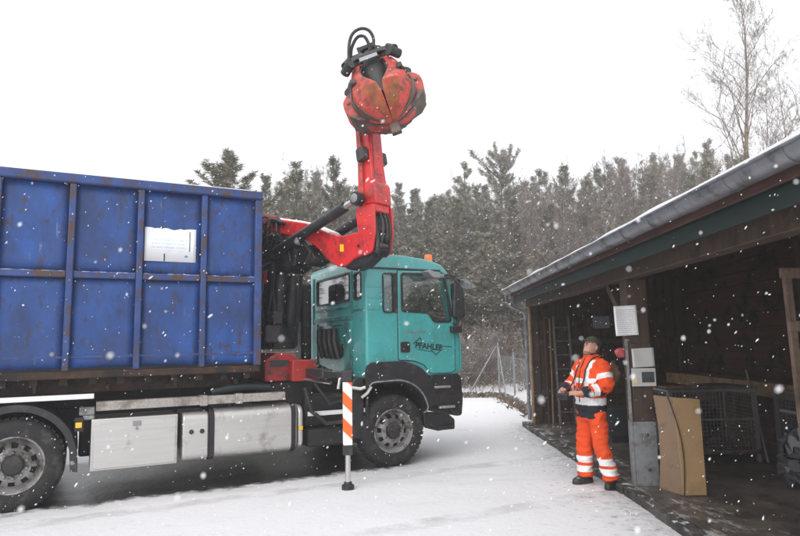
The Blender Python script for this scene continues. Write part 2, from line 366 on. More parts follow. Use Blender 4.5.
def smoothed(pts, k=4):
    """Catmull-Rom through the points"""
    P = [Vector(p) for p in pts]; P = [P[0] * 2 - P[1]] + P + [P[-1] * 2 - P[-2]]; o = []
    for i in range(1, len(P) - 2):
        for j in range(k):
            t = j / k; a, b, c, d = P[i - 1], P[i], P[i + 1], P[i + 2]
            o.append(0.5 * ((2 * b) + (c - a) * t + (2 * a - 5 * b + 4 * c - d) * t * t + (3 * b - a - 3 * c + d) * t ** 3))
    return o + [P[-2]]

# ================================================================== SETTING
def axis(fine0, fine1, step, far, g=1.35):
    a = [fine0]
    while a[-1] < fine1: a.append(a[-1] + step)
    lo, hi, d = a[0], a[-1], step
    left, right = [], []
    while lo > -far: d *= g; lo -= d; left.append(max(lo, -far))
    d = step
    while hi < far: d *= g; hi += d; right.append(min(hi, far))
    return left[::-1] + a + right
def ground_z(x, y):
    z = 0.012 * noise.noise((x * 0.9, y * 0.9, 0)) + 0.008 * noise.noise((x * 3.1, y * 3.1, 4))
    if y > 19.3 or x > 7:
        f_ = min(1, max(0, (y - 19.3) / 1.2)); z += f_ * (0.18 + 0.14 * noise.noise((x * 0.35, y * 0.35, 2)))
        z += max(0, y - 30) * 0.012
    if 2.45 < x < 7 and y < 13.4: z = min(z, 0.0) - 0.03
    return z
xs = axis(-7, 5, 0.12, 120); ys = axis(1.5, 24, 0.12, 120)
mb = MB(); mb.v = [Vector((x, y, ground_z(x, y))) for y in ys for x in xs]; nx = len(xs)
mb.f = [(j * nx + i, j * nx + i + 1, (j + 1) * nx + i + 1, (j + 1) * nx + i) for j in range(len(ys) - 1) for i in range(nx - 1)]; mb.m = [0] * len(mb.f)

def snow_ground():
    m = bpy.data.materials.new("snowy_yard"); m.use_nodes = True
    t = m.node_tree; N = t.nodes; L = t.links; p = N["Principled BSDF"]
    tc = N.new("ShaderNodeTexCoord")
    def val(v_, sock):
        if hasattr(v_, "is_linked"): L.new(v_, sock)
        else: sock.default_value = v_
    def mth(op, a, b=0.0, c=0.0, cl=False):
        x = N.new("ShaderNodeMath"); x.operation = op; x.use_clamp = cl
        val(a, x.inputs[0]); val(b, x.inputs[1]); val(c, x.inputs[2]); return x.outputs[0]
    def nz(sc, det=6, st=(1, 1, 1), rot=0, rg=0.6):
        mp = N.new("ShaderNodeMapping"); mp.inputs["Scale"].default_value = st; mp.inputs["Rotation"].default_value = (0, 0, rot)
        n = N.new("ShaderNodeTexNoise"); n.inputs["Scale"].default_value = sc; n.inputs["Detail"].default_value = det; n.inputs["Roughness"].default_value = rg
        L.new(tc.outputs["Object"], mp.inputs[0]); L.new(mp.outputs[0], n.inputs["Vector"]); return n.outputs[0]
    def ss(x, a, b):
        r = N.new("ShaderNodeMapRange"); r.interpolation_type = 'SMOOTHSTEP'; r.inputs[1].default_value = a; r.inputs[2].default_value = b
        val(x, r.inputs[0]); return r.outputs[0]
    def mix(fac, a, b):
        x = N.new("ShaderNodeMix"); x.data_type = 'RGBA'; val(fac, x.inputs[0])
        for v_, k in ((a, 6), (b, 7)):
            if isinstance(v_, tuple): x.inputs[k].default_value = (*v_, 1)
            else: L.new(v_, x.inputs[k])
        return x.outputs[2]
    sp = N.new("ShaderNodeSeparateXYZ"); L.new(tc.outputs["Object"], sp.inputs[0])
    X, Y = sp.outputs[0], sp.outputs[1]
    c, s = math.cos(TH), math.sin(TH)
    S = mth('ADD', mth('MULTIPLY', mth('ADD', X, 0.12), c), mth('MULTIPLY', mth('ADD', Y, -8.85), s))
    Wd = mth('ADD', mth('MULTIPLY', mth('ADD', X, 0.12), -s), mth('MULTIPLY', mth('ADD', Y, -8.85), c))
    n1 = mth('SUBTRACT', nz(1.5), 0.5); n2 = mth('SUBTRACT', nz(6), 0.5)
    wob = mth('ADD', mth('MULTIPLY', n1, 0.5), mth('MULTIPLY', n2, 0.35))
    Ww = mth('ADD', Wd, wob)
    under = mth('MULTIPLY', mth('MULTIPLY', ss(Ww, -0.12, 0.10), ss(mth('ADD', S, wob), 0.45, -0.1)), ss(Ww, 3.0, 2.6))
    slush = mth('MULTIPLY', mth('MULTIPLY', ss(Ww, -0.75, 0.25), ss(mth('ADD', S, mth('MULTIPLY', wob, 2.0)), 0.9, 0.1)), 0.30)
    # thin, trodden snow: wheel and foot wear along the yard and by the kerb
    strk = ss(nz(1.1, 8, (0.35, 1.6, 1), R(-27), 0.7), 0.52, 0.8)
    strk2 = ss(nz(7, 8, (0.6, 1.4, 1), R(-20), 0.75), 0.60, 0.82)
    rl = mth('ADD', Wd, mth('MULTIPLY', n1, 0.35)); tr_ = ss(mth('ABSOLUTE', mth('SUBTRACT', mth('ABSOLUTE', mth('ADD', rl, 1.55)), 1.0)), 0.20, 0.06)
    ruts = mth('MULTIPLY', mth('MULTIPLY', tr_, ss(nz(2.2, 8, rg=0.75), 0.38, 0.66)), 0.30)
    near = ss(Y, 17.0, 11.0)
    wear = mth('MULTIPLY', mth('ADD', ruts, mth('ADD', mth('MULTIPLY', strk, 0.20), mth('MULTIPLY', strk2, 0.28))), near)
    kw = mth('MULTIPLY', ss(mth('ADD', X, mth('MULTIPLY', n2, 1.3)), 1.75, 2.62), mth('MULTIPLY', ss(Y, 14.3, 12.8), ss(nz(9, 8, rg=0.8), 0.42, 0.66)))
    spk = mth('MULTIPLY', mth('MULTIPLY', ss(nz(11, 3), 0.60, 0.68), ss(mth('ADD', X, mth('MULTIPLY', n1, 1.6)), 1.1, 2.2)), mth('MULTIPLY', ss(Y, 10.5, 8.8), 0.5))
    col = mix(n1, (0.80, 0.795, 0.815), (0.87, 0.87, 0.885))
    fac = mth('ADD', mth('ADD', slush, wear), mth('ADD', mth('MULTIPLY', kw, 0.7), spk), cl=True)
    col = mix(fac, col, (0.15, 0.135, 0.13))
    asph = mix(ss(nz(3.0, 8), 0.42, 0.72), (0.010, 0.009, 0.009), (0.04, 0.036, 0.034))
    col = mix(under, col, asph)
    # forest floor showing through beyond the fence
    ff = mth('MULTIPLY', ss(Y, 19.6, 22.5), ss(nz(1.3, 9, rg=0.75), 0.42, 0.56))
    col = mix(ff, col, (0.10, 0.075, 0.055))
    L.new(col, p.inputs["Base Color"])
    r = N.new("ShaderNodeMapRange"); r.inputs[3].default_value = 0.75; r.inputs[4].default_value = 0.32; L.new(under, r.inputs[0]); L.new(r.outputs[0], p.inputs["Roughness"])
    b = N.new("ShaderNodeBump"); b.inputs["Strength"].default_value = 0.55; b.inputs["Distance"].default_value = 0.03
    hgt = mth('ADD', mth('MULTIPLY', nz(14, 6), 0.5), mth('ADD', mth('MULTIPLY', strk2, -0.8), mth('MULTIPLY', tr_, -0.5)))
    L.new(hgt, b.inputs["Height"]); L.new(b.outputs[0], p.inputs["Normal"])
    return m
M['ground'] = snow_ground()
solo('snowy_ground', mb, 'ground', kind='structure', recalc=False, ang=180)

# slab of the shed with its kerb stones
def slab_mat():
    m = mat('wet_shed_slab', (0.12, 0.098, 0.084), 0.45, var=0.4, scale=2.5, bump=0.3, bscale=22, dirt=(0.05, 0.041, 0.036), damt=0.42, dscale=1.6)
    t = m.node_tree; N = t.nodes; L = t.links; p = N["Principled BSDF"]
    src = p.inputs["Base Color"].links[0].from_socket
    tc = N.new("ShaderNodeTexCoord"); sp = N.new("ShaderNodeSeparateXYZ"); L.new(tc.outputs["Object"], sp.inputs[0])
    n = N.new("ShaderNodeTexNoise"); n.inputs["Scale"].default_value = 3.5; n.inputs["Detail"].default_value = 10; n.inputs["Roughness"].default_value = 0.75
    mp = N.new("ShaderNodeMapping"); mp.inputs["Scale"].default_value = (1.6, 0.7, 1); mp.inputs["Rotation"].default_value = (0, 0, 0.5)
    L.new(tc.outputs["Object"], mp.inputs[0]); L.new(mp.outputs[0], n.inputs["Vector"])
    a = N.new("ShaderNodeMath"); a.operation = 'MULTIPLY_ADD'; L.new(sp.outputs[0], a.inputs[0]); a.inputs[1].default_value = -0.16; L.new(n.outputs[0], a.inputs[2])
    r = N.new("ShaderNodeMapRange"); r.inputs[1].default_value = 0.06; r.inputs[2].default_value = 0.20; L.new(a.outputs[0], r.inputs[0])
    k = N.new("ShaderNodeMath"); k.operation = 'MULTIPLY'; L.new(r.outputs[0], k.inputs[0]); k.inputs[1].default_value = 0.6
    x = N.new("ShaderNodeMix"); x.data_type = 'RGBA'; L.new(k.outputs[0], x.inputs[0]); L.new(src, x.inputs[6]); x.inputs[7].default_value = (0.75, 0.75, 0.77, 1)
    L.new(x.outputs[2], p.inputs["Base Color"])
    return m
M['slab'] = slab_mat()
slab = solo('shed_floor', MB().box(2.62, 6.4, 0.2, 13.15, -0.15, 0.045), 'slab', kind='structure')
rk = random.Random(3)
y = 0.3
while y < 13.0:
    ln = rk.uniform(0.28, 0.5); x0 = 2.475 + rk.uniform(-0.02, 0.015)
    k = MB().box(x0, 2.612, y, y + ln - 0.018, -0.12, 0.052 + rk.uniform(-0.022, 0.016))
    part('kerb_stone', k, 'stone', slab, bevel=0.018); y += ln

# ------------------------------------------------------------------ open timber shed
SH = thing('open_shed', Vector((2.68, 7.3, 0.045)), 'open timber shed with zinc gutter and dark brown plank walls', 'shed')
# roof
fr = lambda y_: (lambda p, q, h: (p, h, q))
roof = MB().prism([(2.26, 2.765), (6.3, 3.42), (6.3, 3.45), (2.26, 2.795)], SIDE, 0.4, 13.05)
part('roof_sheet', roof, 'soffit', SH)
rs = random.Random(5); sn = MB(); ny = 64; rings = []
for i in range(ny + 1):
    yy = 0.42 + (13.0 - 0.42) * i / ny; h = 0.035 + 0.015 * noise.noise((yy * 1.7, 1, 0)); ex = 0.02 * noise.noise((yy * 2.3, 7, 0))
    rings.append([(2.235 + ex, yy, 2.775), (2.225 + ex, yy, 2.785 + h * 0.4), (2.27 + ex, yy, 2.80 + h), (6.28, yy, 3.455 + h), (6.28, yy, 3.4505), (2.265, yy, 2.7965)])
part('roof_snow', sn.loft(rings), 'snow', SH)
part('fascia_board', MB().box(2.335, 2.365, 0.4, 13.0, 2.650, 2.775), 'fascia', SH, bevel=0.004)
part('eaves_board', MB().box(2.385, 2.41, 0.4, 12.98, 2.505, 2.78), 'green', SH, bevel=0.004)
for i in range(13):
    yy = 0.9 + i
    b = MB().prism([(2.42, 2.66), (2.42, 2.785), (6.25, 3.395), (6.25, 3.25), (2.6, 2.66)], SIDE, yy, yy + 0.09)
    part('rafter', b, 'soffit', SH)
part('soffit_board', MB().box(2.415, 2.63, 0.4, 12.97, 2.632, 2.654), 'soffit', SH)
part('eaves_beam', MB().box(2.645, 2.815, 0.4, 13.0, 2.425, 2.648), 'wood', SH, bevel=0.012)
# gutter: half-round zinc with bead and brackets
gc = (2.235, 2.772); gr = 0.092
def half(r, yy, a0=180, a1=360, n=12): return [(gc[0] + r * math.cos(R(a0 + (a1 - a0) * k / n)), yy, gc[1] + r * math.sin(R(a0 + (a1 - a0) * k / n))) for k in range(n + 1)]
g = MB()
prof = lambda yy: half(gr, yy) + half(gr - 0.006, yy)[::-1]
ysg = [0.45 + i * 0.5 for i in range(26)]
ysg[-1] = 12.98
g.loft([[Vector(p) + Vector((0, 0, 0.006 * noise.noise((yy, 0, 3)))) for p in prof(yy)] for yy in ysg])
gut = part('gutter', g, 'zinc', SH)
part('gutter_end', MB().prism([(gc[0] + gr * 0.99 * math.cos(R(a)), gc[1] + gr * 0.99 * math.sin(R(a))) for a in range(180, 361, 15)], SIDE, 12.975, 12.982), 'zinc', gut)
part('bead', MB().tube([(gc[0] - gr - 0.006, yy, gc[1] + 0.002) for yy in ysg], 0.011, 8), 'zinc', gut)
gs = []
for yy in [0.46 + i * 0.18 for i in range(70)]:
    a_ = 0.006 * noise.noise((yy * 2, 3, 3)); h_ = 0.004 + 0.03 * max(0, noise.noise((yy * 1.1, 9, 1)) + 0.25); xl = gc[0] - gr
    gs.append([(xl - 0.016 + a_, yy, gc[1] + 0.010), (xl - 0.012 + a_, yy, gc[1] + 0.014 + h_), (xl + 0.02, yy, gc[1] + 0.018 + h_), (xl + 0.06, yy, gc[1] + 0.01), (xl + 0.02, yy, gc[1] - 0.02)])
part('gutter_snow', MB().loft(gs), 'snow', gut)
for i in range(17):
    yy = 2.05 + i * 0.64
    if yy > 12.9: break
    a = [Vector(p) for p in half(gr + 0.005, yy)]
    part('bracket', MB().loft([half(gr + 0.006, yy - 0.016) + half(gr + 0.001, yy - 0.016)[::-1], half(gr + 0.006, yy + 0.016) + half(gr + 0.001, yy + 0.016)[::-1]]), 'zinc', gut)
part('downpipe', MB().tube([(2.235, 12.9, 2.66), (2.235, 12.9, 2.56), (2.32, 12.92, 2.45), (2.58, 12.97, 2.34), (2.63, 12.98, 2.24), (2.63, 12.98, 0.1)], 0.038, 10), 'zinc', SH)
# posts
def post(x, yy, w_, top=2.425): return MB().box(x, x + w_, yy, yy + w_, 0.045, top)
part('post', post(2.69, 7.28, 0.24), 'wood', SH, bevel=0.008)
part('post', post(2.69, 12.73, 0.15), 'wood', SH, bevel=0.006)
part('lit_post_face', MB().box(2.655, 2.688, 12.70, 12.86, 0.045, 2.42), 'palewood', SH, bevel=0.004)  # pale strip puts daylight on the corner post's outer face into the colour
part('post', post(2.69, 1.85, 0.24), 'wood', SH, bevel=0.008)
for yy in (7.28, 1.85):
    sh = MB().box(2.668, 2.93, yy - 0.012, yy - 0.002, 0.046, 0.765); sh.box(2.668, 2.680, yy - 0.0019, yy + 0.16, 0.046, 0.765)
    so = part('steel_shoe', sh, 'galv', SH, bevel=0.003)
    for zz in (0.23, 0.62): part('bolt', MB().lathe([(0.022, 0), (0.022, -0.012), (0.012, -0.018)], (2.82, yy - 0.013, zz), (0, 1, 0), 6), 'steel', so)
    part('angle_iron', MB().box(2.638, 2.664, yy - 0.012, yy + 0.03, 0.046, 1.72), 'galv', SH, bevel=0.003)
part('post_cleat', MB().box(2.695, 2.925, 7.25, 7.278, 1.585, 1.66), 'wood', SH, bevel=0.004)
# knee brace
part('knee_brace', MB().beam((2.78, 7.54, 1.9), (2.78, 8.1, 2.42), 0.1, 0.1, (1, 0, 0)), 'wood', SH, bevel=0.006)
# end wall: upright planks, the far bay beside the opening
px = 2.86
while px < 6.2:
    ww = rs.uniform(0.15, 0.2)
    part('plank', MB().box(px, px + ww - 0.012, 12.78 + rs.uniform(-0.008, 0.008), 12.815, 0.06, 2.66 + (px - 2.86) * 0.14), 'woodv', SH, bevel=0.004); px += ww
part('light_stop_sheet', MB().box(2.86, 6.25, 12.82, 12.84, 0.05, 3.2), 'woodv', SH)  # sheets added behind both plank walls to stop light through the gaps
part('light_stop_sheet', MB().box(5.84, 5.86, 0.4, 12.815, 0.05, 3.36), 'woodh', SH)
part('gable_board', MB().prism([(2.7, 2.43), (2.7, 2.82), (5.85, 3.33), (5.85, 2.43)], SIDE, 12.88, 12.90), 'woodv', SH)
for zz in (0.62, 1.62): part('wall_rail', MB().box(2.85, 6.2, 12.70, 12.765, zz, zz + 0.12), 'wood', SH, bevel=0.006)
# back wall: level planks in three bays with posts between
for y0, y1 in ((0.5, 4.5), (4.62, 8.6), (8.72, 12.7)):
    z = 0.08
    while z < 3.1:
        hh = rs.uniform(0.2, 0.26)
        part('plank', MB().box(5.8 + rs.uniform(-0.01, 0.01), 5.835, y0, y1, z, z + hh - 0.014), 'woodh', SH, bevel=0.004); z += hh
for yy in (4.5, 8.6, 12.58): part('wall_post', MB().box(5.66, 5.79, yy, yy + 0.12, 0.05, 3.2), 'wood', SH, bevel=0.006)
part('wall_shelf', MB().box(5.25, 5.78, 5.2, 12.3, 1.02, 1.06), 'palewood', SH, bevel=0.004)
part('shelf_front', MB().box(5.22, 5.245, 5.2, 12.3, 0.86, 1.055), 'palewood', SH, bevel=0.004)
for yy in (5.3, 7.6, 9.9, 12.2): part('shelf_leg', MB().box(5.25, 5.32, yy - 0.04, yy + 0.04, 0.05, 1.018), 'wood', SH)

# things on and in the shed
def sheet(x0, x1, z0, z1, yy, curl=0.02, n=10, skew=0.0):
    m = MB(); vs = []; k = 8
    for j in range(n + 1):
        for i in range(k + 1):
            a, b = i / k, j / n
            vs.append((x0 + (x1 - x0) * a + skew * b, yy - curl * (abs(a - 0.35) ** 2 * 2 + (1 - b) ** 2) - 0.004 * math.sin(6 * a + 3 * b), z0 + (z1 - z0) * b + 0.01 * a))
    f = [(j * (k + 1) + i, j * (k + 1) + i + 1, (j + 1) * (k + 1) + i + 1, (j + 1) * (k + 1) + i) for j in range(n) for i in range(k)]
    o = m.add(vs, f)
    return o
def paper(name, x0, x1, z0, z1, yy, m, label, cat, **k):
    o = solo(name, sheet(x0, x1, z0, z1, yy, **k), m, label, cat, base=((x0 + x1) / 2, yy, z0), recalc=False)
    s_ = o.modifiers.new("thick", 'SOLIDIFY'); s_.thickness = 0.002; return o
paper('notice', 2.515, 2.775, 1.755, 2.105, 7.262, 'paper', 'white printed notice pinned highest on the shed post', 'notice', curl=0.03)
paper('notice', 2.69, 2.945, 1.385, 1.605, 7.243, 'paperold', 'grey weathered printed sheet on the shed post above the sheet with a dark picture', 'notice', curl=0.012)
nb = thing('picture_notice', Vector((2.82, 7.243, 1.17)), 'grey laminated sheet with a small dark picture, lowest on the shed post', 'notice')
part('sheet', MB().box(2.672, 2.952, 7.238, 7.242, 1.172, 1.378), 'paperold', nb)
part('picture', MB().box(2.79, 2.935, 7.2345, 7.2375, 1.215, 1.335), 'photo', nb)
part('sticker', MB().lathe([(0.018, 0), (0.018, -0.002)], (2.705, 7.2375, 1.225), (0, 1, 0), 12), 'yellow', nb)
part('sticker', MB().lathe([(0.014, 0), (0.014, -0.002)], (2.925, 7.2375, 1.192), (0, 1, 0), 12), 'yellow', nb)
def crumple(c, r, sx, seed, n=16):
    m = MB().ball(c, r, n, sx)
    m.v = [p + Vector((noise.noise(p * 14 + Vector((seed, 0, 0))), noise.noise(p * 14 + Vector((0, seed, 0))), noise.noise(p * 14 + Vector((0, 0, seed))))) * r * 0.45 for p in m.v]
    return m
solo('hanging_cloth', crumple((2.585, 7.33, 1.565), 0.062, (0.9, 0.6, 1.0), 3), 'pink', 'small crumpled pink cloth hanging on the left of the shed post', 'cloth', base=(2.585, 7.33, 1.5))
solo('hanging_glove', crumple((2.575, 7.55, 1.30), 0.09, (0.75, 0.5, 1.7), 9), 'brownglove', 'brown work glove hanging behind the man beside the shed post', 'glove', base=(2.575, 7.55, 1.15))
# bent tan board leaning by the post
bd = thing('tan_board', Vector((3.05, 6.95, 0.045)), 'tan fibreboard sheet standing bent beside the grey post shoe', 'board')
def quad_panel(pb0, pb1, pt0, pt1, th, n=8, bow=0.0):
    m = MB(); pb0, pb1, pt0, pt1 = map(Vector, (pb0, pb1, pt0, pt1)); nrm = (pb1 - pb0).cross(pt0 - pb0).normalized()
    rings = []
    for j in range(n + 1):
        b = j / n; off = nrm * bow * math.sin(math.pi * b); a_, c_ = pb0.lerp(pt0, b) + off, pb1.lerp(pt1, b) + off
        rings.append([a_, c_, c_ - nrm * th, a_ - nrm * th])
    return m.loft(rings)
part('front_panel', quad_panel((2.985, 6.79, 0.05), (3.235, 6.80, 0.05), (3.04, 7.02, 1.06), (3.345, 7.03, 1.035), 0.016), 'tan', bd, bevel=0.003)
part('side_panel', quad_panel((2.86, 7.12, 0.05), (2.978, 6.80, 0.05), (2.865, 7.14, 1.075), (3.035, 7.025, 1.062), 0.014, bow=-0.045), 'tandark', bd, bevel=0.003)
part('edge_strip', MB().tube([Vector((2.978, 6.785, 0.06)).lerp(Vector((2.975, 7.03, 1.075)), t) + Vector((0.07 * math.sin(math.pi * t), -0.02, 0)) for t in [i / 12 for i in range(13)]], 0.007, 6), 'black', bd)
# wire mesh pallet boxes
def mesh_box(X, label, flap=True):
    t_ = thing('mesh_pallet_box', X, label, 'mesh box', 'wire mesh pallet boxes in the shed')
    mbx = lambda: MB(X)
    Lx, Ly, z0, z1 = 1.2, 0.8, 0.16, 0.97
    for ix in (0, 1):
        for iy in (0, 1):
            x_, y_ = ix * (Lx - 0.05), iy * (Ly - 0.05)
            part('corner_post', mbx().box(x_, x_ + 0.05, y_, y_ + 0.05, 0.0, z1), 'cage', t_)
    part('base', mbx().box(0.0, Lx, 0.0, Ly, z0 - 0.05, z0 - 0.001), 'steel', t_)
    for y_ in (0.003, Ly - 0.033): part('top_rail', mbx().box(0.051, Lx - 0.051, y_, y_ + 0.03, z1 - 0.035, z1 - 0.002), 'cage', t_)
    for x_ in (0.003, Lx - 0.033): part('top_rail', mbx().box(x_, x_ + 0.03, 0.051, Ly - 0.051, z1 - 0.035, z1 - 0.002), 'cage', t_)
    w_ = mbx()
    def wire(a, b): w_.tube([a, b], 0.0035, 4, False)
    for face in ('f', 'b', 'l', 'r'):
        ln = Lx if face in 'fb' else Ly
        for i in range(1, int(ln / 0.05)):
            q = i * 0.05
            top = z1 - 0.04
            if flap and face == 'f' and 0.78 < q < 1.12: top = 0.58
            p = {'f': (q, 0.015), 'b': (q, Ly - 0.015), 'l': (0.015, q), 'r': (Lx - 0.015, q)}[face]
            wire((*p, z0), (*p, top))
        for i in range(1, 16):
            zz = z0 + i * 0.05
            a, b = {'f': ((0.05, 0.015), (Lx - 0.05, 0.015)), 'b': ((0.05, Ly - 0.015), (Lx - 0.05, Ly - 0.015)), 'l': ((0.015, 0.05), (0.015, Ly - 0.05)), 'r': ((Lx - 0.015, 0.05), (Lx - 0.015, Ly - 0.05))}[face]
            if flap and face == 'f' and zz > 0.58: b = (0.78, 0.015)
            wire((*a, zz), (*b, zz))
    part('wire_mesh', w_, 'cage', t_, smooth=False)
    part('divider_bar', mbx().box(0.05, Lx - 0.05, -0.004, 0.008, 0.55, 0.58), 'cage', t_)
    return t_
mesh_box(Matrix.Translation((3.62, 8.5, 0.05)), 'wire mesh pallet box with an open front flap, behind the tan board')
mesh_box(Matrix.Translation((4.95, 7.75, 0.05)) @ Matrix.Rotation(R(-8), 4, 'Z'), 'wire mesh pallet box farther right, behind the grey sack and the leaning frame', False)
bl = MB(Matrix.Translation((3.55, 8.4, 1.045)) @ Matrix.Rotation(R(-4), 4, 'Z')).box(0, 0.62, 0, 0.3, 0, 0.022)
solo('flat_plank', bl, 'greywood', 'grey plank lying flat on top of the mesh box behind the tan board', 'plank', base=(3.55, 8.4, 1.045), bevel=0.003)
bl = MB(Matrix.Translation((4.2, 8.5, 1.025)) @ Matrix.Rotation(R(5), 4, 'Z')).box(0, 0.56, 0.05, 0.55, 0, 0.035)
solo('grey_lid', bl, 'sack', 'flat grey lid lying on the mesh box behind the tan board', 'lid', base=(4.2, 8.5, 1.025), bevel=0.008)
sk = thing('plastic_sack', Vector((4.5, 7.05, 0.045)), 'crumpled grey plastic sack with red print slumped beside the leaning wooden frame', 'sack')
part('sack_body', crumple((4.5, 7.05, 0.36), 0.33, (0.8, 0.7, 1.0), 5, 30), 'sack', sk)
part('print', crumple((4.40, 6.83, 0.52), 0.085, (0.9, 0.5, 0.9), 6, 12), 'sackred', sk)
for (a_, b_, r_, lab) in (((4.87, 8.45, 0.05), (4.93, 8.9, 1.25), 0.016, 'thin steel pipe leaning steeply between the two mesh boxes'), ((4.42, 7.35, 0.86), (5.2, 7.1, 0.70), 0.022, 'grey scrap pipe lying slanted on the sack near the right edge')):
    solo('scrap_pipe', MB().tube([a_, b_], r_, 10), 'cage', lab, 'pipe', base=a_)
cr = solo('dark_tarpaulin', crumple((4.1, 9.0, 0.55), 0.33, (1.3, 0.8, 0.9), 12, 20), 'black', 'dark crumpled tarpaulin inside the left mesh box', 'tarpaulin', base=(4.1, 9.0, 0.2))
# leaning wooden frame at the right edge
wf = thing('wooden_frame', Vector((3.2, 5.0, 0.045)), 'grey brown wooden slatted frame leaning at the right edge of the shed', 'wooden frame')
part('upright', MB().beam((3.20, 5.0, 0.045), (3.19, 5.04, 2.20), 0.055, 0.05, (0, 1, 0)), 'greywood', wf, bevel=0.004)
part('upright', MB().beam((3.88, 5.0, 0.045), (3.87, 5.04, 2.20), 0.055, 0.05, (0, 1, 0)), 'greywood', wf, bevel=0.004)
for zz, dx in ((2.235, -0.05), (1.80, -0.02), (1.33, 0.03), (0.85, 0.03), (0.4, 0.03)):
    part('slat', MB().beam((3.165 + dx, 4.965 + zz * 0.018, zz), (3.95, 4.965 + zz * 0.018, zz - 0.03), 0.025, 0.085), 'greywood', wf, bevel=0.004)
# ladder, poles and tub at the far wall
ld = thing('ladder', Vector((3.25, 12.6, 0.045)), 'grey wooden ladder leaning on the end wall behind the man', 'ladder')
for x_ in (3.12, 3.43): part('stile', MB().beam((x_, 12.42, 0.05), (x_ + 0.01, 12.66, 2.22), 0.035, 0.06, (0, 1, 0)), 'cage', ld, bevel=0.004)
for i in range(7):
    zz = 0.3 + i * 0.28; part('rung', MB().tube([(3.142, 12.42 + 0.11 * zz, zz), (3.415, 12.42 + 0.11 * zz, zz)], 0.014, 8), 'cage', ld)
pl = thing('rake', Vector((3.02, 12.62, 0.045)), 'long handled rake leaning upright left of the ladder', 'rake')
part('handle', MB().tube([(3.0, 12.5, 0.05), (3.05, 12.66, 1.0), (3.06, 12.67, 2.16)], 0.017, 8), 'palewood', pl)
part('head', MB().beam((2.93, 12.66, 2.17), (3.19, 12.66, 2.17), 0.03, 0.035), 'fascia', pl)
pp = thing('red_pole', Vector((2.93, 12.63, 0.045)), 'thin reddish pole leaning in the corner beside the shed corner post', 'pole')
part('shaft', MB().tube([(2.94, 12.6, 0.05), (2.95, 12.68, 2.2)], 0.013, 8), 'fascia', pp)
tb = thing('plastic_tub', Vector((3.52, 10.2, 0.045)), 'dark grey plastic tub on the shed floor behind the man', 'tub')
def tub(cx, cy, w0, w1, z0, z1):
    rr = []
    for t_ in (0, 0.5, 1):
        ww = w0 + (w1 - w0) * t_; rr.append([(x_, y_, z0 + (z1 - z0) * t_) for x_, y_ in rrect(cx - ww, cx + ww, cy - ww * 0.8, cy + ww * 0.8, 0.05)])
    return MB().loft(rr)
part('body', tub(3.53, 10.4, 0.19, 0.24, 0.15, 0.57), 'bin', tb); part('rim', tub(3.53, 10.4, 0.265, 0.27, 0.571, 0.605), 'bin', tb)
part('stand', tub(3.53, 10.4, 0.17, 0.17, 0.046, 0.149), 'black', tb)
bx = thing('wall_plate', Vector((4.1, 12.7, 2.0)), 'small grey plate fixed high on the end wall behind the man', 'plate')
part('plate', MB().box(3.98, 4.32, 12.745, 12.775, 1.95, 2.2), 'galv', bx, bevel=0.004)

# ================================================================== TRUCK
TR = thing('truck', TM, 'teal hooklift truck with black mudguards and silver tanks carrying a blue container', 'truck')
# chassis
for y0 in (0.78, 1.60): part('chassis_rail', TB().box(-7.6, 0.9, y0, y0 + 0.09, 0.72, 1.0), 'frame', TR, bevel=0.01)
for x0 in (-7.0, -5.9, -3.6, -2.6, -1.6, -0.5): part('cross_member', TB().box(x0, x0 + 0.1, 0.875, 1.595, 0.76, 0.94), 'frame', TR)
part('hook_frame', TB().box(-7.7, -1.95, 0.72, 0.85, 1.01, 1.19), 'frame', TR, bevel=0.01)
part('hook_frame', TB().box(-7.7, -1.95, 1.62, 1.75, 1.01, 1.19), 'frame', TR, bevel=0.01)
part('hook_arm', TB().box(-2.4, -2.0, 1.1, 1.4, 1.0, 1.18).box(-2.15, -1.97, 1.12, 1.38, 1.181, 1.24), 'frame', TR, bevel=0.02)
part('crane_subframe', TB().box(-1.9, -1.1, 0.3, 2.15, 0.9, 1.235), 'frame', TR, bevel=0.02)
part('engine_block', TB().box(-0.9, 0.3, 0.875, 1.595, 0.62, 1.2), 'frame', TR, bevel=0.04)
part('gearbox', TB().box(-2.2, -0.92, 0.95, 1.5, 0.5, 0.95), 'frame', TR, bevel=0.06)
part('frame_box', TB().box(-3.95, -2.3, 0.66, 0.76, 0.42, 1.0).box(-3.8, -1.4, 1.7, 2.3, 0.4, 0.95), 'frame', TR, bevel=0.03)
part('air_tank', TB().lathe([(0.02, 0), (0.12, 0.03), (0.14, 0.08), (0.14, 0.72), (0.12, 0.77), (0.02, 0.8)], (-1.28, 0.62, 0.62), (1, 0, 0), 16), 'blacksnow', TR)
part('battery_box', TB().box(-1.25, -0.42, 0.2, 0.7, 0.62, 1.02), 'frame', TR, bevel=0.03)
part('exhaust_box', TB().box(-1.25, -0.5, 0.08, 0.74, 0.36, 0.6), 'frame', TR, bevel=0.04)
for sx in (-4.55, -5.9, 0.0):
    part('axle', TB().tube([(sx, 0.3, 0.49), (sx, 2.17, 0.49)], 0.09, 10), 'frame', TR)
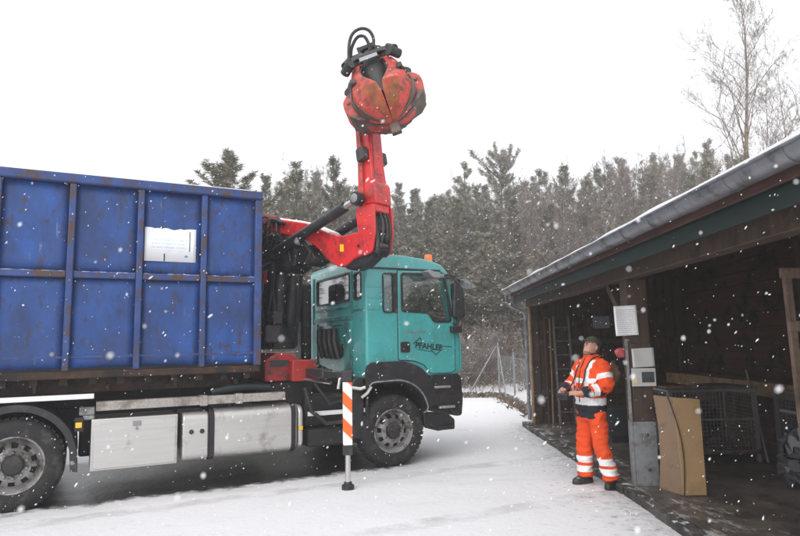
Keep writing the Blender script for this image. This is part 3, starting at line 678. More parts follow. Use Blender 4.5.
# wheels
def wheel_mesh():
    c = Vector((0, 0, 0)); ax = (0, 1, 0); r = 0.492
    ty = MB().lathe([(0.292, 0.035), (0.31, 0.012), (0.36, 0.0), (0.43, 0.006), (0.468, 0.03), (r - 0.006, 0.055), (r, 0.075), (r, 0.235), (r - 0.006, 0.255), (0.46, 0.285), (0.36, 0.30), (0.292, 0.28)], c, ax, 64, False)
    for k in range(44):
        a = 2 * math.pi * k / 44; ca, sa = math.cos(a), math.sin(a)
        for y0, y1 in ((0.058, 0.10), (0.115, 0.15), (0.16, 0.195), (0.21, 0.25)):
            pts = []
            for rr in (r - 0.02, r + 0.010):
                for da in (-0.05, 0.05):
                    for yy in (y0, y1): pts.append((rr * math.cos(a + da), yy, rr * math.sin(a + da)))
            ty.add(pts, [(0, 1, 3, 2), (4, 6, 7, 5), (0, 4, 5, 1), (2, 3, 7, 6), (0, 2, 6, 4), (1, 5, 7, 3)])
    rim = MB().lathe([(0.302, 0.028), (0.306, 0.018), (0.298, 0.012), (0.288, 0.016), (0.276, 0.05), (0.262, 0.10), (0.25, 0.115)], c, ax, 48, False)
    # dish with hand holes: ring of segments between holes
    n = 60; rings = [(0.25, 0.115), (0.228, 0.095), (0.178, 0.055), (0.168, 0.05), (0.085, 0.05)]
    vs = [(rr * math.cos(2 * math.pi * k / n), h, rr * math.sin(2 * math.pi * k / n)) for rr, h in rings for k in range(n)]
    fs = []
    for j in range(len(rings) - 1):
        for k in range(n):
            if j == 1 and k % 6 in (1, 2, 3): continue
            fs.append((j * n + k, j * n + (k + 1) % n, (j + 1) * n + (k + 1) % n, (j + 1) * n + k))
    rim.add(vs, fs)
    for k in range(10):
        a = 2 * math.pi * (k + 0.5) / 10
        rim.lathe([(0.02, 0.05), (0.02, 0.03), (0.012, 0.016)], (0.135 * math.cos(a), 0, 0.135 * math.sin(a)), ax, 6)
    hub = MB().lathe([(0.112, 0.05), (0.108, 0.02), (0.09, -0.002), (0.05, -0.008), (0.012, -0.008)], c, ax, 28)
    drum = MB().lathe([(0.245, 0.13), (0.05, 0.13), (0.05, 0.26), (0.25, 0.27)], c, ax, 32, False)
    return ty, rim, hub, drum
WP = []
ty, rim, hub, drum = wheel_mesh()
def wheel(loc, flip=False):
    if not WP:
        o = bpy.data.objects.new('wheel', mesh_from(ty, 'tyre', 'tyre', ang=30)); COL.objects.link(o); o.parent = TR
        for nm, b_, m_ in (('rim', rim, 'rim'), ('hub', hub, 'black'), ('brake_drum', drum, 'frame')):
            c_ = bpy.data.objects.new(nm, mesh_from(b_, nm, m_)); COL.objects.link(c_); c_.parent = o
        WP.append(o)
    else: o = child_copy(WP[0], TR)
    o.location = loc
    o.rotation_euler = (0, 0.13 * len(TR.children), math.pi if flip else 0)
    return o
for sx in (0.0, -4.57, -5.92):
    wheel((sx, 0.0, 0.49)); wheel((sx, 2.44, 0.49), True)
for sx in (-4.57, -5.92):
    wheel((sx, 0.33, 0.49)); wheel((sx, 2.11, 0.49), True)

# cab shell
prof_cab = rpoly([(-0.41, 1.22), (-0.41, 2.93), (-0.36, 3.0), (0.2, 3.01), (0.60, 2.965), (0.86, 2.90), (0.98, 2.78), (1.13, 2.08), (1.17, 1.80), (1.165, 1.34), (1.12, 1.24)], 0.05)
cabo = part('cab', TB().prism(prof_cab, SIDE, 0.03, 2.41), 'teal', TR, bevel=0.075, seg=4)
cabo.data = evaluated(cabo); cabo.modifiers.clear()
win_q = rpoly([(-0.128, 2.17), (-0.128, 2.72), (0.035, 2.72), (0.035, 2.17)], 0.035)
win_d = rpoly([(0.165, 2.185), (0.165, 2.725), (0.80, 2.735), (0.90, 2.70), (0.975, 2.32), (0.985, 2.03), (0.70, 2.03), (0.60, 2.165)], 0.03)
inner = [(-0.35, 1.5), (-0.35, 2.88), (0.2, 2.95), (0.58, 2.90), (0.80, 2.84), (0.90, 2.74), (1.05, 2.05), (1.05, 1.5)]
FRONT = lambda p, q, h: (h, p, q)
carve_list = [MB().prism(inner, SIDE, 0.09, 2.35), MB().prism(win_q, SIDE, -0.3, 2.8), MB().prism(win_d, SIDE, -0.3, 2.8),
              MB().prism(rrect(0.6, 2.06, 2.36, 2.79, 0.05), FRONT, -0.6, -0.2), MB().prism(rrect(0.17, 0.44, 2.36, 2.76, 0.04), FRONT, -0.6, -0.2),
              MB().prism(rrect(0.86, 1.95, 1.52, 2.02, 0.05), FRONT, -0.6, -0.375),
              MB().prism(rrect(0.2, 2.24, 2.02, 2.72, 0.08), FRONT, 0.7, 1.4)]
cabo.parent = None
carve(cabo, carve_list); cabo.parent = TR
cabo.data.shade_smooth(); cabo.data.set_sharp_from_angle(angle=R(32))
def ringplate(outer, inn, y0, y1):
    """flat frame between two outlines of equal length"""
    m = TB(); n = len(outer)
    vs = [(p, y0, q) for p, q in outer] + [(p, y0, q) for p, q in inn] + [(p, y1, q) for p, q in outer] + [(p, y1, q) for p, q in inn]
    f = []
    for i in range(n):
        j = (i + 1) % n
        f += [(i, j, n + j, n + i), (2 * n + i, 3 * n + i, 3 * n + j, 2 * n + j), (i, 2 * n + i, 2 * n + j, j), (n + i, n + j, 3 * n + j, 3 * n + i)]
    return m.add(vs, f)
def grow(poly, d):
    o = []; n = len(poly)
    ar = sum(poly[i][0] * poly[(i + 1) % n][1] - poly[(i + 1) % n][0] * poly[i][1] for i in range(n)); sg = 1 if ar > 0 else -1
    for i in range(n):
        a, b = Vector(poly[i - 1]), Vector(poly[(i + 1) % n]); t_ = (b - a).normalized(); o.append((poly[i][0] + sg * t_.y * d, poly[i][1] - sg * t_.x * d))
    return o
part('rear_window', TB().box(-0.398, -0.392, 0.58, 2.08, 2.34, 2.81), 'rearglass', cabo)
fw = TB(); n_ = 20
def rearframe(y0, y1, z0, z1, w_):
    o_, i_ = rrect(y0 - w_, y1 + w_, z0 - w_, z1 + w_, 0.06), rrect(y0, y1, z0, z1, 0.05); m = TB(); n = len(o_)
    m.add([(-0.424, p, q) for p, q in o_] + [(-0.424, p, q) for p, q in i_] + [(-0.405, p, q) for p, q in o_] + [(-0.405, p, q) for p, q in i_],
          [f for i in range(n) for j in ((i + 1) % n,) for f in ((i, j, n + j, n + i), (2 * n + i, 3 * n + i, 3 * n + j, 2 * n + j), (i, 2 * n + i, 2 * n + j, j), (n + i, n + j, 3 * n + j, 3 * n + i))])
    return m
part('window_seal', rearframe(0.62, 2.04, 2.38, 2.77, 0.03), 'black', cabo)
part('window_seal', rearframe(0.19, 0.42, 2.38, 2.74, 0.025), 'black', cabo)
part('rear_quarter_window', TB().box(-0.398, -0.392, 0.15, 0.46, 2.34, 2.78), 'rearglass', cabo)
part('window_reflection', TB().box(-0.391, -0.37, 0.2, 0.29, 2.42, 2.7), 'redwin', cabo)  # red block stands in for the red reflection in the narrow rear window
part('quarter_window', TB().prism(win_q, SIDE, 0.055, 0.06), 'glass', cabo)
part('quarter_window', TB().prism(win_q, SIDE, 2.38, 2.385), 'glass', cabo)
part('window_seal', ringplate(grow(win_q, 0.018), grow(win_q, -0.006), 0.018, 0.05), 'black', cabo)
part('door_pillar', TB().box(0.045, 0.152, 0.016, 0.05, 2.155, 2.735), 'black', cabo)
part('windscreen', TB().prism([(0.80, 2.69), (0.86, 2.69), (1.10, 2.04), (1.03, 2.04)], SIDE, 0.22, 2.22), 'glass', cabo)
part('roof_trim', TB().box(-0.40, 0.83, 0.012, 0.034, 2.785, 2.812), 'black', cabo, bevel=0.004)
for zz in (2.52, 2.36, 2.2): part('side_crease', TB().box(-0.39, -0.17, 0.022, 0.034, zz, zz + 0.02), 'teal', cabo, bevel=0.004)
for y0, y1, z0, z1 in ((0.62, 2.1, 2.255, 2.30), (0.55, 2.15, 2.08, 2.15), (0.55, 0.80, 1.3, 2.06), (1.98, 2.2, 1.3, 2.06), (0.50, 0.54, 1.3, 2.80), (2.18, 2.22, 1.3, 2.85), (0.12, 0.46, 2.20, 2.23)):
    part('rear_rib', TB().box(-0.432, -0.408, y0, y1, z0, z1), 'teal_dirty', cabo, bevel=0.01)
part('rear_duct', TB().box(-0.45, -0.4, 0.9, 1.9, 1.55, 1.72), 'black', cabo, bevel=0.01)
for i in range(4): part('rear_hose', TB().tube([(-0.44, 1.0 + i * 0.22, 1.5), (-0.5, 1.02 + i * 0.22, 1.75), (-0.46, 1.12 + i * 0.22, 1.95)], 0.05, 8), 'black', cabo)
for yy in (0.55, 1.9):
    part('seat', TB().box(-0.15, 0.3, yy - 0.25, yy + 0.25, 1.6, 1.8).prism(rpoly([(-0.26, 1.75), (-0.12, 1.75), (-0.2, 2.62), (-0.3, 2.62)], 0.05), SIDE, yy - 0.2, yy + 0.2), 'seat', cabo, bevel=0.03)
part('dashboard', TB().prism([(0.75, 1.6), (0.72, 1.92), (0.98, 2.0), (1.02, 1.6)], SIDE, 0.12, 2.32), 'seat', cabo, bevel=0.03)
sw = TB(); ring = [Vector((0.66 + 0.09 * math.cos(a), 1.9 + 0.2 * math.sin(a), 2.12 + 0.19 * math.cos(a))) for a in [2 * math.pi * k / 20 for k in range(21)]]
part('steering_wheel', sw.tube(ring, 0.014, 6), 'seat', cabo)
# front face pieces seen from the side
part('grille', TB().box(1.13, 1.185, 0.35, 2.09, 1.38, 1.85), 'black', TR, bevel=0.02)
for i in range(4): part('grille_bar', TB().box(1.186, 1.2, 0.4, 2.04, 1.42 + i * 0.11, 1.47 + i * 0.11), 'blacksnow', TR, bevel=0.004)
for y0 in (0.04, 2.24):
    cp = part('corner_panel', TB().prism(rpoly([(1.0, 1.27), (1.02, 1.76), (1.16, 1.78), (1.2, 1.70), (1.2, 1.30), (1.15, 1.27)], 0.03), SIDE, y0, y0 + 0.16), 'teal', TR, bevel=0.02)
    part('air_slot', TB().box(1.11, 1.135, y0 - 0.006 if y0 < 1 else y0 + 0.155, y0 + 0.01 if y0 < 1 else y0 + 0.166, 1.33, 1.70), 'black', cp)
bump = TB().prism(rpoly([(0.62, 1.255), (1.12, 1.255), (1.17, 1.20), (1.2, 0.86), (1.17, 0.62), (1.05, 0.62), (0.93, 0.74), (0.66, 0.80)], 0.04), SIDE, 0.04, 2.40)
part('bumper', bump, 'black', TR, bevel=0.03)
for y0 in (0.3, 1.8):
    hl = part('headlight', TB().box(1.19, 1.235, y0, y0 + 0.36, 0.86, 1.04), 'chrome', TR, bevel=0.02)
    part('headlight_lens', TB().box(1.236, 1.242, y0 + 0.02, y0 + 0.34, 0.88, 1.02), 'glass', hl)
for z0, x0, x1 in ((1.045, 0.68, 0.96), (0.75, 0.76, 1.03)):
    st = part('step', TB().box(x0, x1, 0.005, 0.055, z0, z0 + 0.035), 'tread', TR, bevel=0.008)
    part('step_well', TB().box(x0 + 0.02, x1 + 0.02, 0.034, 0.041, z0 + 0.036, z0 + 0.20), 'frame', st)
part('lowest_step', TB().prism(rpoly([(0.50, 0.70), (0.92, 0.66), (1.02, 0.58), (1.02, 0.45), (0.72, 0.43), (0.62, 0.52), (0.5, 0.52)], 0.02), SIDE, 0.02, 0.4).box(0.72, 1.0, 0.0, 0.018, 0.44, 0.5), 'blacksnow', TR, bevel=0.012)
part('front_underrun', TB().box(0.75, 1.0, 0.41, 2.3, 0.45, 0.62), 'frame', TR, bevel=0.02)
# doors
def door(y0, y1, ysl):
    outl = rpoly([(0.10, 1.27), (0.10, 2.775), (0.82, 2.785), (0.93, 2.74), (1.03, 2.28), (1.055, 1.86), (1.05, 1.30), (0.98, 1.27), (0.62, 1.27), (0.52, 1.40), (0.36, 1.46), (0.2, 1.475), (0.10, 1.475)][1:] , 0.03)
    d_ = part('door', TB().prism(outl, SIDE, y0, y1), 'teal', TR)
    carve_w = win_d
    d_.parent = None; carve(d_, [MB().prism(grow(carve_w, 0.012), SIDE, y0 - 0.2, y1 + 0.2)]); d_.parent = TR
    d_.data.shade_smooth(); d_.data.set_sharp_from_angle(angle=R(30)); bev(d_, 0.006)
    part('door_seal', TB().prism(grow(outl, 0.010), SIDE, *ysl), 'ink', d_)
    return d_
def seal_cut(o):
    p_ = o.parent; o.parent = None; carve(o, [MB().prism(win_d, SIDE, -0.5, 3.5)]); o.parent = p_
dn = door(0.012, 0.029, (0.0215, 0.0285)); seal_cut(dn.children[0])
df = door(2.411, 2.428, (2.4115, 2.4185)); seal_cut(df.children[0])
for d_, ya, yb in ((dn, 0.04, 0.045), (df, 2.395, 2.40)):
    part('door_window', TB().prism(grow(win_d, 0.008), SIDE, ya, yb), 'glass', d_)
part('window_frame', ringplate(grow(win_d, 0.020), grow(win_d, -0.016), 0.004, 0.03), 'black', dn)
part('handle', TB().prism(rrect(0.125, 0.275, 1.585, 1.735, 0.02), SIDE, -0.004, 0.011), 'black', dn, bevel=0.004)
part('handle_grip', TB().box(0.145, 0.255, -0.022, -0.006, 1.665, 1.69), 'black', dn, bevel=0.005)
def lettering(txt, size, X, m_, parent, nm='lettering', sp=1.0, bold=0.0):
    cu = bpy.data.curves.new(nm, 'FONT'); cu.body = txt; cu.size = size; cu.extrude = 0.0008; cu.space_character = sp; cu.offset = bold
    cu.align_x = 'LEFT'; cu.align_y = 'BOTTOM_BASELINE'
    tmp = bpy.data.objects.new(nm, cu); COL.objects.link(tmp)
    me = evaluated(tmp); bpy.data.objects.remove(tmp); me.materials.clear(); me.materials.append(M[m_])
    o = bpy.data.objects.new(nm, me); COL.objects.link(o); o.parent = parent; o.matrix_local = X; return o
LX = Matrix.Translation((0.365, 0.0105, 1.648)) @ Matrix.Rotation(R(6), 4, 'Y') @ Matrix.Rotation(R(90), 4, 'X')
lettering('PFAHLER', 0.118, LX, 'ink', dn, sp=1.02, bold=0.0045)
lg = TB()
def bar2(a, b, w_=0.012): lg.beam((a[0], 0.0105, a[1]), (b[0], 0.0105, b[1]), w_, 0.002, (0, 1, 0))
bar2((0.335, 1.705), (0.452, 1.792)); bar2((0.452, 1.792), (0.478, 1.742)); bar2((0.64, 1.607), (0.715, 1.535)); bar2((0.715, 1.535), (0.828, 1.622))
part('diamond_logo', lg, 'ink', dn, smooth=False)
sm = TB(); rq = random.Random(2)
for (xa, xb, zz) in ((0.415, 0.50, 1.613), (0.52, 0.63, 1.595), (0.855, 0.985, 1.655)):
    x_ = xa
    while x_ < xb:
        l_ = rq.uniform(0.008, 0.02); sm.box(x_, x_ + l_, 0.0095, 0.011, zz - (x_ - xa) * 0.1, zz + 0.013 - (x_ - xa) * 0.1); x_ += l_ + 0.006
part('small_print', sm, 'ink', dn, smooth=False)
sm = TB(); x_ = 0.235
while x_ < 0.53:
    l_ = rq.uniform(0.018, 0.03); sm.box(x_, x_ + l_, 0.006, 0.0115, 1.868, 1.896); x_ += l_ + 0.009
part('model_badge', sm, 'galv', dn)
# mirrors
mr = part('side_mirror', TB().prism(rpoly([(1.00, 2.10), (1.03, 2.62), (1.10, 2.64), (1.20, 2.52), (1.22, 2.10), (1.12, 2.06)], 0.04), SIDE, -0.06, 0.06), 'black', TR, bevel=0.025)
part('mirror_arm', TB().tube([(0.93, 0.02, 2.70), (1.02, -0.05, 2.70), (1.08, -0.06, 2.62)], 0.022, 8).tube([(1.03, 0.03, 2.0), (1.09, -0.03, 2.0), (1.1, -0.04, 2.08)], 0.022, 8), 'black', mr)
part('small_mirror', TB().prism(rpoly([(0.97, 1.86), (0.965, 1.96), (1.14, 1.97), (1.15, 1.86)], 0.02), SIDE, -0.06, 0.06), 'black', mr, bevel=0.015)
km = part('kerb_mirror', TB().prism(rpoly([(0.44, 2.745), (0.48, 2.775), (0.62, 2.73), (0.74, 2.70), (0.72, 2.655), (0.55, 2.66)], 0.02), SIDE, -0.26, -0.06), 'galv', TR, bevel=0.02)
part('mirror_arm', TB().tube([(0.7, -0.14, 2.70), (0.8, -0.05, 2.75), (0.86, 0.03, 2.76)], 0.018, 8).tube([(0.72, -0.14, 2.69), (0.86, -0.18, 2.72), (0.98, -0.16, 2.69)], 0.016, 8), 'black', km)
fm_ = part('front_mirror', TB().prism(rpoly([(1.16, 2.66), (1.2, 2.68), (1.36, 2.60), (1.39, 2.545), (1.34, 2.535), (1.2, 2.60)], 0.02), SIDE, -0.10, 0.10), 'galv', TR, bevel=0.02)
part('mirror_arm', TB().tube([(1.19, 0.0, 2.65), (1.05, 0.0, 2.70), (0.93, 0.03, 2.72)], 0.018, 8), 'black', fm_)
fmr = part('side_mirror', TB().prism(rpoly([(1.00, 2.10), (1.03, 2.62), (1.10, 2.64), (1.20, 2.52), (1.22, 2.10), (1.12, 2.06)], 0.04), SIDE, 2.40, 2.58), 'black', TR, bevel=0.025)
# beacon on the roof
bc = part('beacon_base', TB().lathe([(0.075, 0), (0.075, 0.035), (0.06, 0.045)], (0.79, 0.30, 2.905), (0, 0, 1), 16), 'black', TR)
part('beacon_lens', TB().lathe([(0.062, 0.046), (0.064, 0.06), (0.06, 0.16), (0.052, 0.175), (0.02, 0.18)], (0.79, 0.30, 2.905), (0, 0, 1), 18), 'orange', bc)
# front mudguard
def arch(cx, cz, r0, r1, a0, a1, y0, y1, n=16, extra=()):
    m = TB(); o = [(cx + r1 * math.cos(R(a0 + (a1 - a0) * k / n)), cz + r1 * math.sin(R(a0 + (a1 - a0) * k / n))) for k in range(n + 1)]
    i = [(cx + r0 * math.cos(R(a0 + (a1 - a0) * k / n)), cz + r0 * math.sin(R(a0 + (a1 - a0) * k / n))) for k in range(n + 1)]
    rings = [[(o[k][0], y0, o[k][1]), (o[k][0], y1, o[k][1]), (i[k][0], y1, i[k][1]), (i[k][0], y0, i[k][1])] for k in range(n + 1)]
    return m.loft(rings)
def out_in(op, ip, y0, y1):
    """band between an outer and an inner path of equal count"""
    return TB().loft([[(a[0], y0, a[1]), (a[0], y1, a[1]), (b[0], y1, b[1]), (b[0], y0, b[1])] for a, b in zip(op, ip)])
def samp(pts, n):
    d = [0]
    for i in range(1, len(pts)): d.append(d[-1] + math.dist(pts[i], pts[i - 1]))
    o = []
    for k in range(n + 1):
        t_ = d[-1] * k / n; i = 1
        while i < len(d) - 1 and d[i] < t_: i += 1
        f_ = (t_ - d[i - 1]) / (d[i] - d[i - 1]); o.append((pts[i - 1][0] + (pts[i][0] - pts[i - 1][0]) * f_, pts[i - 1][1] + (pts[i][1] - pts[i - 1][1]) * f_))
    return o
fo = samp(rpoly([(-0.43, 0.55), (-0.43, 1.455), (0.18, 1.465), (0.48, 1.36), (0.66, 1.12), (0.73, 0.82)], 0.12, 5), 30)
fi = samp(rpoly([(-0.40, 0.55), (-0.40, 1.17), (0.14, 1.19), (0.36, 1.10), (0.50, 0.95), (0.585, 0.72)], 0.12, 5), 30)
for y0, y1 in ((0.0, 0.028), (2.42, 2.448)):
    fd = part('front_mudguard', out_in(fo, fi, y0, y1), 'black', TR, bevel=0.006)
    part('wheel_arch', out_in([(a[0], a[1]) for a in fi], [(a[0] * 0.99, a[1] - 0.02) for a in fi], y0 + (0.0 if y0 < 1 else -0.4), y0 + (0.42 if y0 < 1 else 0.02)), 'frame', fd)
    part('arch_trim', TB().tube([(a[0], y0 - 0.004 if y0 < 1 else y1 + 0.004, a[1] + 0.008) for a in fi[10:]], 0.012, 6), 'galv', fd)
part('mudguard_top', TB().loft([[(a[0], 0.029, a[1]), (a[0], 0.40, a[1]), (a[0] * 0.98, 0.40, a[1] - 0.03), (a[0] * 0.98, 0.029, a[1] - 0.03)] for a in fo[12:22]]), 'black', TR)
part('mudguard_flap', TB().prism(rpoly([(-0.60, 0.42), (-0.66, 1.1), (-0.58, 1.25), (-0.44, 1.25), (-0.435, 0.42)], 0.04), SIDE, 0.05, 0.4), 'black', TR, bevel=0.02)
part('air_pipe', TB().tube([(-0.62, 0.04, 1.12), (-0.52, 0.0, 1.10), (-0.45, -0.02, 1.12)], 0.025, 8).tube([(-0.50, 0.0, 0.98), (-0.42, -0.02, 1.04), (-0.36, -0.02, 1.12)], 0.022, 8), 'alu', TR)
# rear mudguards
def mudg(c, y0, y1):
    o_ = [(c - 0.62, 0.42), (c - 0.60, 0.62)] + [(c + 0.62 * math.cos(R(a)), 0.49 + 0.64 * math.sin(R(a))) for a in range(155, 20, -9)] + [(c + 0.60, 0.62), (c + 0.62, 0.36)]
    m = part('rear_mudguard', out_in(o_, [(c + (a - c) * 0.965, 0.49 + (b - 0.49) * 0.965) for a, b in o_], y0, y1), 'black', TR, bevel=0.004)
    part('mudguard_lip', out_in(o_, [(c + (a - c) * 0.88, 0.49 + (b - 0.49) * 0.88) for a, b in o_], y0 - 0.012, y0 - 0.0005), 'black', m, bevel=0.004)
mudg(-4.57, 0.0, 0.66); mudg(-5.92, 0.0, 0.66); mudg(-4.57, 1.8, 2.44); mudg(-5.92, 1.8, 2.44)
# plank and rails
part('side_rail', TB().box(-7.5, -3.815, -0.005, 0.06, 1.155, 1.21), 'white', TR, bevel=0.006)
part('deck_rail', TB().box(-3.79, -2.62, 0.0, 0.14, 1.012, 1.115), 'tread', TR, bevel=0.006)
part('deck_rail', TB().box(-2.605, -2.19, 0.0, 0.14, 1.012, 1.115), 'tread', TR, bevel=0.006)
part('deck_rail', TB().box(-2.175, -1.58, 0.0, 0.14, 1.015, 1.115), 'tread', TR, bevel=0.006)
for x0 in (-2.62, -2.19): part('rail_joint', TB().box(x0 - 0.03, x0 + 0.06, -0.012, 0.15, 1.0, 1.125), 'tread', TR, bevel=0.006)
part('rail_bracket', TB().box(-3.96, -3.80, 0.03, 0.14, 0.97, 1.06).box(-3.92, -3.80, 0.02, 0.14, 0.92, 0.968), 'galv', TR, bevel=0.01)
# toolbox
tbx = part('toolbox', TB().box(-3.83, -2.90, 0.02, 0.62, 0.345, 0.92), 'alu', TR, bevel=0.008)
part('toolbox_door', TB().box(-3.805, -2.925, 0.006, 0.0195, 0.37, 0.895), 'alu', tbx, bevel=0.004)
part('latch', TB().box(-3.40, -3.31, -0.006, 0.0058, 0.82, 0.875).lathe([(0.016, 0), (0.016, -0.02)], (-3.355, 0.005, 0.79), (0, 1, 0), 12), 'galv', tbx, bevel=0.003)
# tanks
def rbox(x0, x1, z0, z1, r, y0, y1): return TB().loft([[(x_, p, q) for p, q in rrect(y0, y1, z0, z1, r, 5)] for x_ in (x0, x1)])
at = part('additive_tank', rbox(-2.845, -2.54, 0.345, 0.93, 0.10, 0.0, 0.62), 'alu', TR, bevel=0.02)
for x_ in (-2.745, -2.62): part('sender_cap', TB().lathe([(0.028, 0), (0.028, -0.012), (0.01, -0.018)], (x_, 0.002, 0.70), (0, 1, 0), 14), 'black', at)
ft = part('fuel_tank', rbox(-2.49, -1.42, 0.345, 0.955, 0.13, 0.0, 0.66), 'alu', TR, bevel=0.02)
part('filler_cap', TB().lathe([(0.05, 0), (0.05, 0.05), (0.03, 0.06)], (-2.25, 0.2, 0.953), (0, 0, 1), 16), 'black', ft)
for x0 in (-2.535, -1.50):
    part('tank_strap', rbox(x0, x0 + 0.06, 0.335, 0.965, 0.13, -0.008, 0.668), 'frame', ft, bevel=0.004)
part('tank_end', rbox(-1.40, -1.335, 0.37, 0.93, 0.12, 0.01, 0.64), 'alu', ft, bevel=0.02)
part('reflector', TB().box(-1.395, -1.345, -0.001, 0.0085, 0.615, 0.665), 'yellow', ft)
part('marker_lamp', TB().box(-3.99, -3.925, -0.015, 0.01, 0.84, 0.90), 'yellow', TR, bevel=0.006)
part('marker_bracket', TB().box(-4.0, -3.91, 0.0105, 0.06, 0.80, 0.95), 'black', TR)
# gap between tank and front wheel
part('white_strut', TB().box(-1.25, -0.42, 0.06, 0.09, 0.775, 0.83), 'white', TR)
part('black_hose', TB().tube([(-1.3, 0.05, 1.15), (-1.22, 0.02, 0.85), (-1.0, 0.03, 0.66), (-0.6, 0.06, 0.68)], 0.03, 8).tube([(-1.15, 0.1, 1.2), (-0.95, 0.04, 0.92), (-0.7, 0.1, 0.95)], 0.022, 8), 'black', TR)
part('intake_stack', TB().box(-0.78, -0.60, 1.75, 2.12, 1.45, 2.74), 'black', TR, bevel=0.05)
part('stack_grille', TB().box(-0.80, -0.781, 1.79, 2.08, 2.1, 2.66), 'frame', TR, bevel=0.006)
for i in range(5): part('deck_pipe', TB().tube([(-0.95 - i * 0.05, 0.3 + 0.18 * i, 1.18), (-0.8, 0.35 + 0.18 * i, 1.32 + 0.03 * i), (-0.5, 0.3 + 0.2 * i, 1.22)], 0.03, 6), 'blacksnow', TR)

# ================================================================== CONTAINER
CX = TM @ Matrix.Translation((-5.1, 1.22, 1.195))
CT = thing('roll_off_container', CX, 'rusty blue steel roll-off container loaded on the truck', 'container')
ribs = [-1.95, -2.64, -3.385, -4.12, -4.855, -5.59, -6.325, -7.06, -7.795, -8.42]
def wob_panel(x0, x1, z0, z1, y0, sgn, seed):
    m = TB(); k, n = 8, 8; vs = []
    for j in range(n + 1):
        for i in range(k + 1):
            a, b = i / k, j / n; e = min(1, min(a, 1 - a, b, 1 - b) * 8)
            vs.append((x0 + (x1 - x0) * a, y0 + sgn * 0.022 * e * noise.noise((a * 2.2 + seed, b * 2.2, seed * 3.1)), z0 + (z1 - z0) * b))
    m.add(vs, [(j * (k + 1) + i, j * (k + 1) + i + 1, (j + 1) * (k + 1) + i + 1, (j + 1) * (k + 1) + i) for j in range(n) for i in range(k)])
    return m
for yf, sg in ((0.055, 1), (2.385, -1)):
    for i in range(len(ribs) - 1):
        xa, xb = ribs[i + 1] + 0.036, ribs[i] - 0.036
        for z0, z1 in ((1.50, 2.53), (2.61, 3.63)):
            p_ = part('side_panel', wob_panel(xa, xb, z0, z1, yf, 1, i * 1.7 + z0), 'blue', CT)
            s_ = p_.modifiers.new("thick", 'SOLIDIFY'); s_.thickness = 0.006; s_.offset = 0
        y0, y1 = (0.005, 0.075) if sg == 1 else (2.365, 2.435)
        part('middle_rail', TB().box(xa, xb, y0 + 0.005, y1 - 0.005, 2.53, 2.61), 'bluerail', CT, bevel=0.012)
    for x_ in ribs:
        hw = 0.04 if x_ not in (ribs[0], ribs[-1]) else 0.05
        y0, y1 = (-0.012, 0.08) if sg == 1 else (2.36, 2.452)
        part('side_rib', TB().box(x_ - hw + 0.004, x_ + hw - 0.004, y0, y1, 1.47, 3.632), 'bluerib', CT, bevel=0.014)
    y0, y1 = (-0.025, 0.09) if sg == 1 else (2.35, 2.465)
    part('top_rail', TB().box(-8.47, -1.90, y0, y1, 3.634, 3.745), 'bluerib', CT, bevel=0.02)
    part('top_snow', TB().loft([[(x_, y0 + 0.01, 3.744), (x_, y0 + 0.03, 3.755 + 0.015 * abs(noise.noise((x_ * 2, sg, 0)))), (x_, y1 - 0.02, 3.755 + 0.012 * abs(noise.noise((x_ * 3, sg, 5)))), (x_, y1 - 0.01, 3.744)] for x_ in [-8.45 + i * 0.2 for i in range(33)]]), 'snow', CT)
    y0, y1 = (0.0, 0.14) if sg == 1 else (2.3, 2.44)
    part('bottom_rail', TB().box(-8.44, -1.92, y0, y1, 1.385, 1.468), 'rust', CT, bevel=0.012)
    part('seam_strip', TB().box(-8.4, -1.99, 0.046 if sg == 1 else 2.387, 0.052 if sg == 1 else 2.392, 1.615, 1.64), 'bluerib', CT)
part('front_wall', TB().box(-1.94, -1.925, 0.1, 2.34, 1.5, 3.63), 'blue', CT)
for yy in (0.6, 1.22, 1.8): part('front_rib', TB().box(-1.924, -1.88, yy - 0.04, yy + 0.04, 1.5, 3.63), 'bluerib', CT, bevel=0.01)
part('front_rail', TB().box(-1.96, -1.88, 0.1, 2.34, 3.634, 3.74), 'bluerib', CT, bevel=0.015)
part('hook_bar', TB().tube([(-1.87, 1.0, 2.6), (-1.78, 1.05, 2.72), (-1.78, 1.4, 2.72), (-1.87, 1.45, 2.6)], 0.03, 8), 'steel', CT)
part('rear_door', TB().box(-8.43, -8.40, 0.1, 1.21, 1.5, 3.63), 'blue', CT); part('rear_door', TB().box(-8.43, -8.40, 1.23, 2.34, 1.5, 3.63), 'blue', CT)
part('floor_plate', TB().box(-8.42, -1.93, 0.142, 2.298, 1.42, 1.46), 'rust', CT)
for i in range(22): part('floor_bearer', TB().box(-8.3 + i * 0.295, -8.22 + i * 0.295, 0.06, 2.38, 1.31, 1.383), 'rust', CT)
for y0 in (0.68, 1.58): part('skid_rail', TB().box(-8.42, -1.95, y0, y0 + 0.18, 1.195, 1.308), 'rust', CT, bevel=0.01)
part('apron_plate', TB().box(-8.3, -2.02, 0.20, 0.215, 1.215, 1.38), 'rust', CT)
for i in range(9): part('apron_gusset', TB().box(-8.1 + i * 0.735, -8.07 + i * 0.735, 0.06, 0.199, 1.24, 1.309), 'rust', CT)
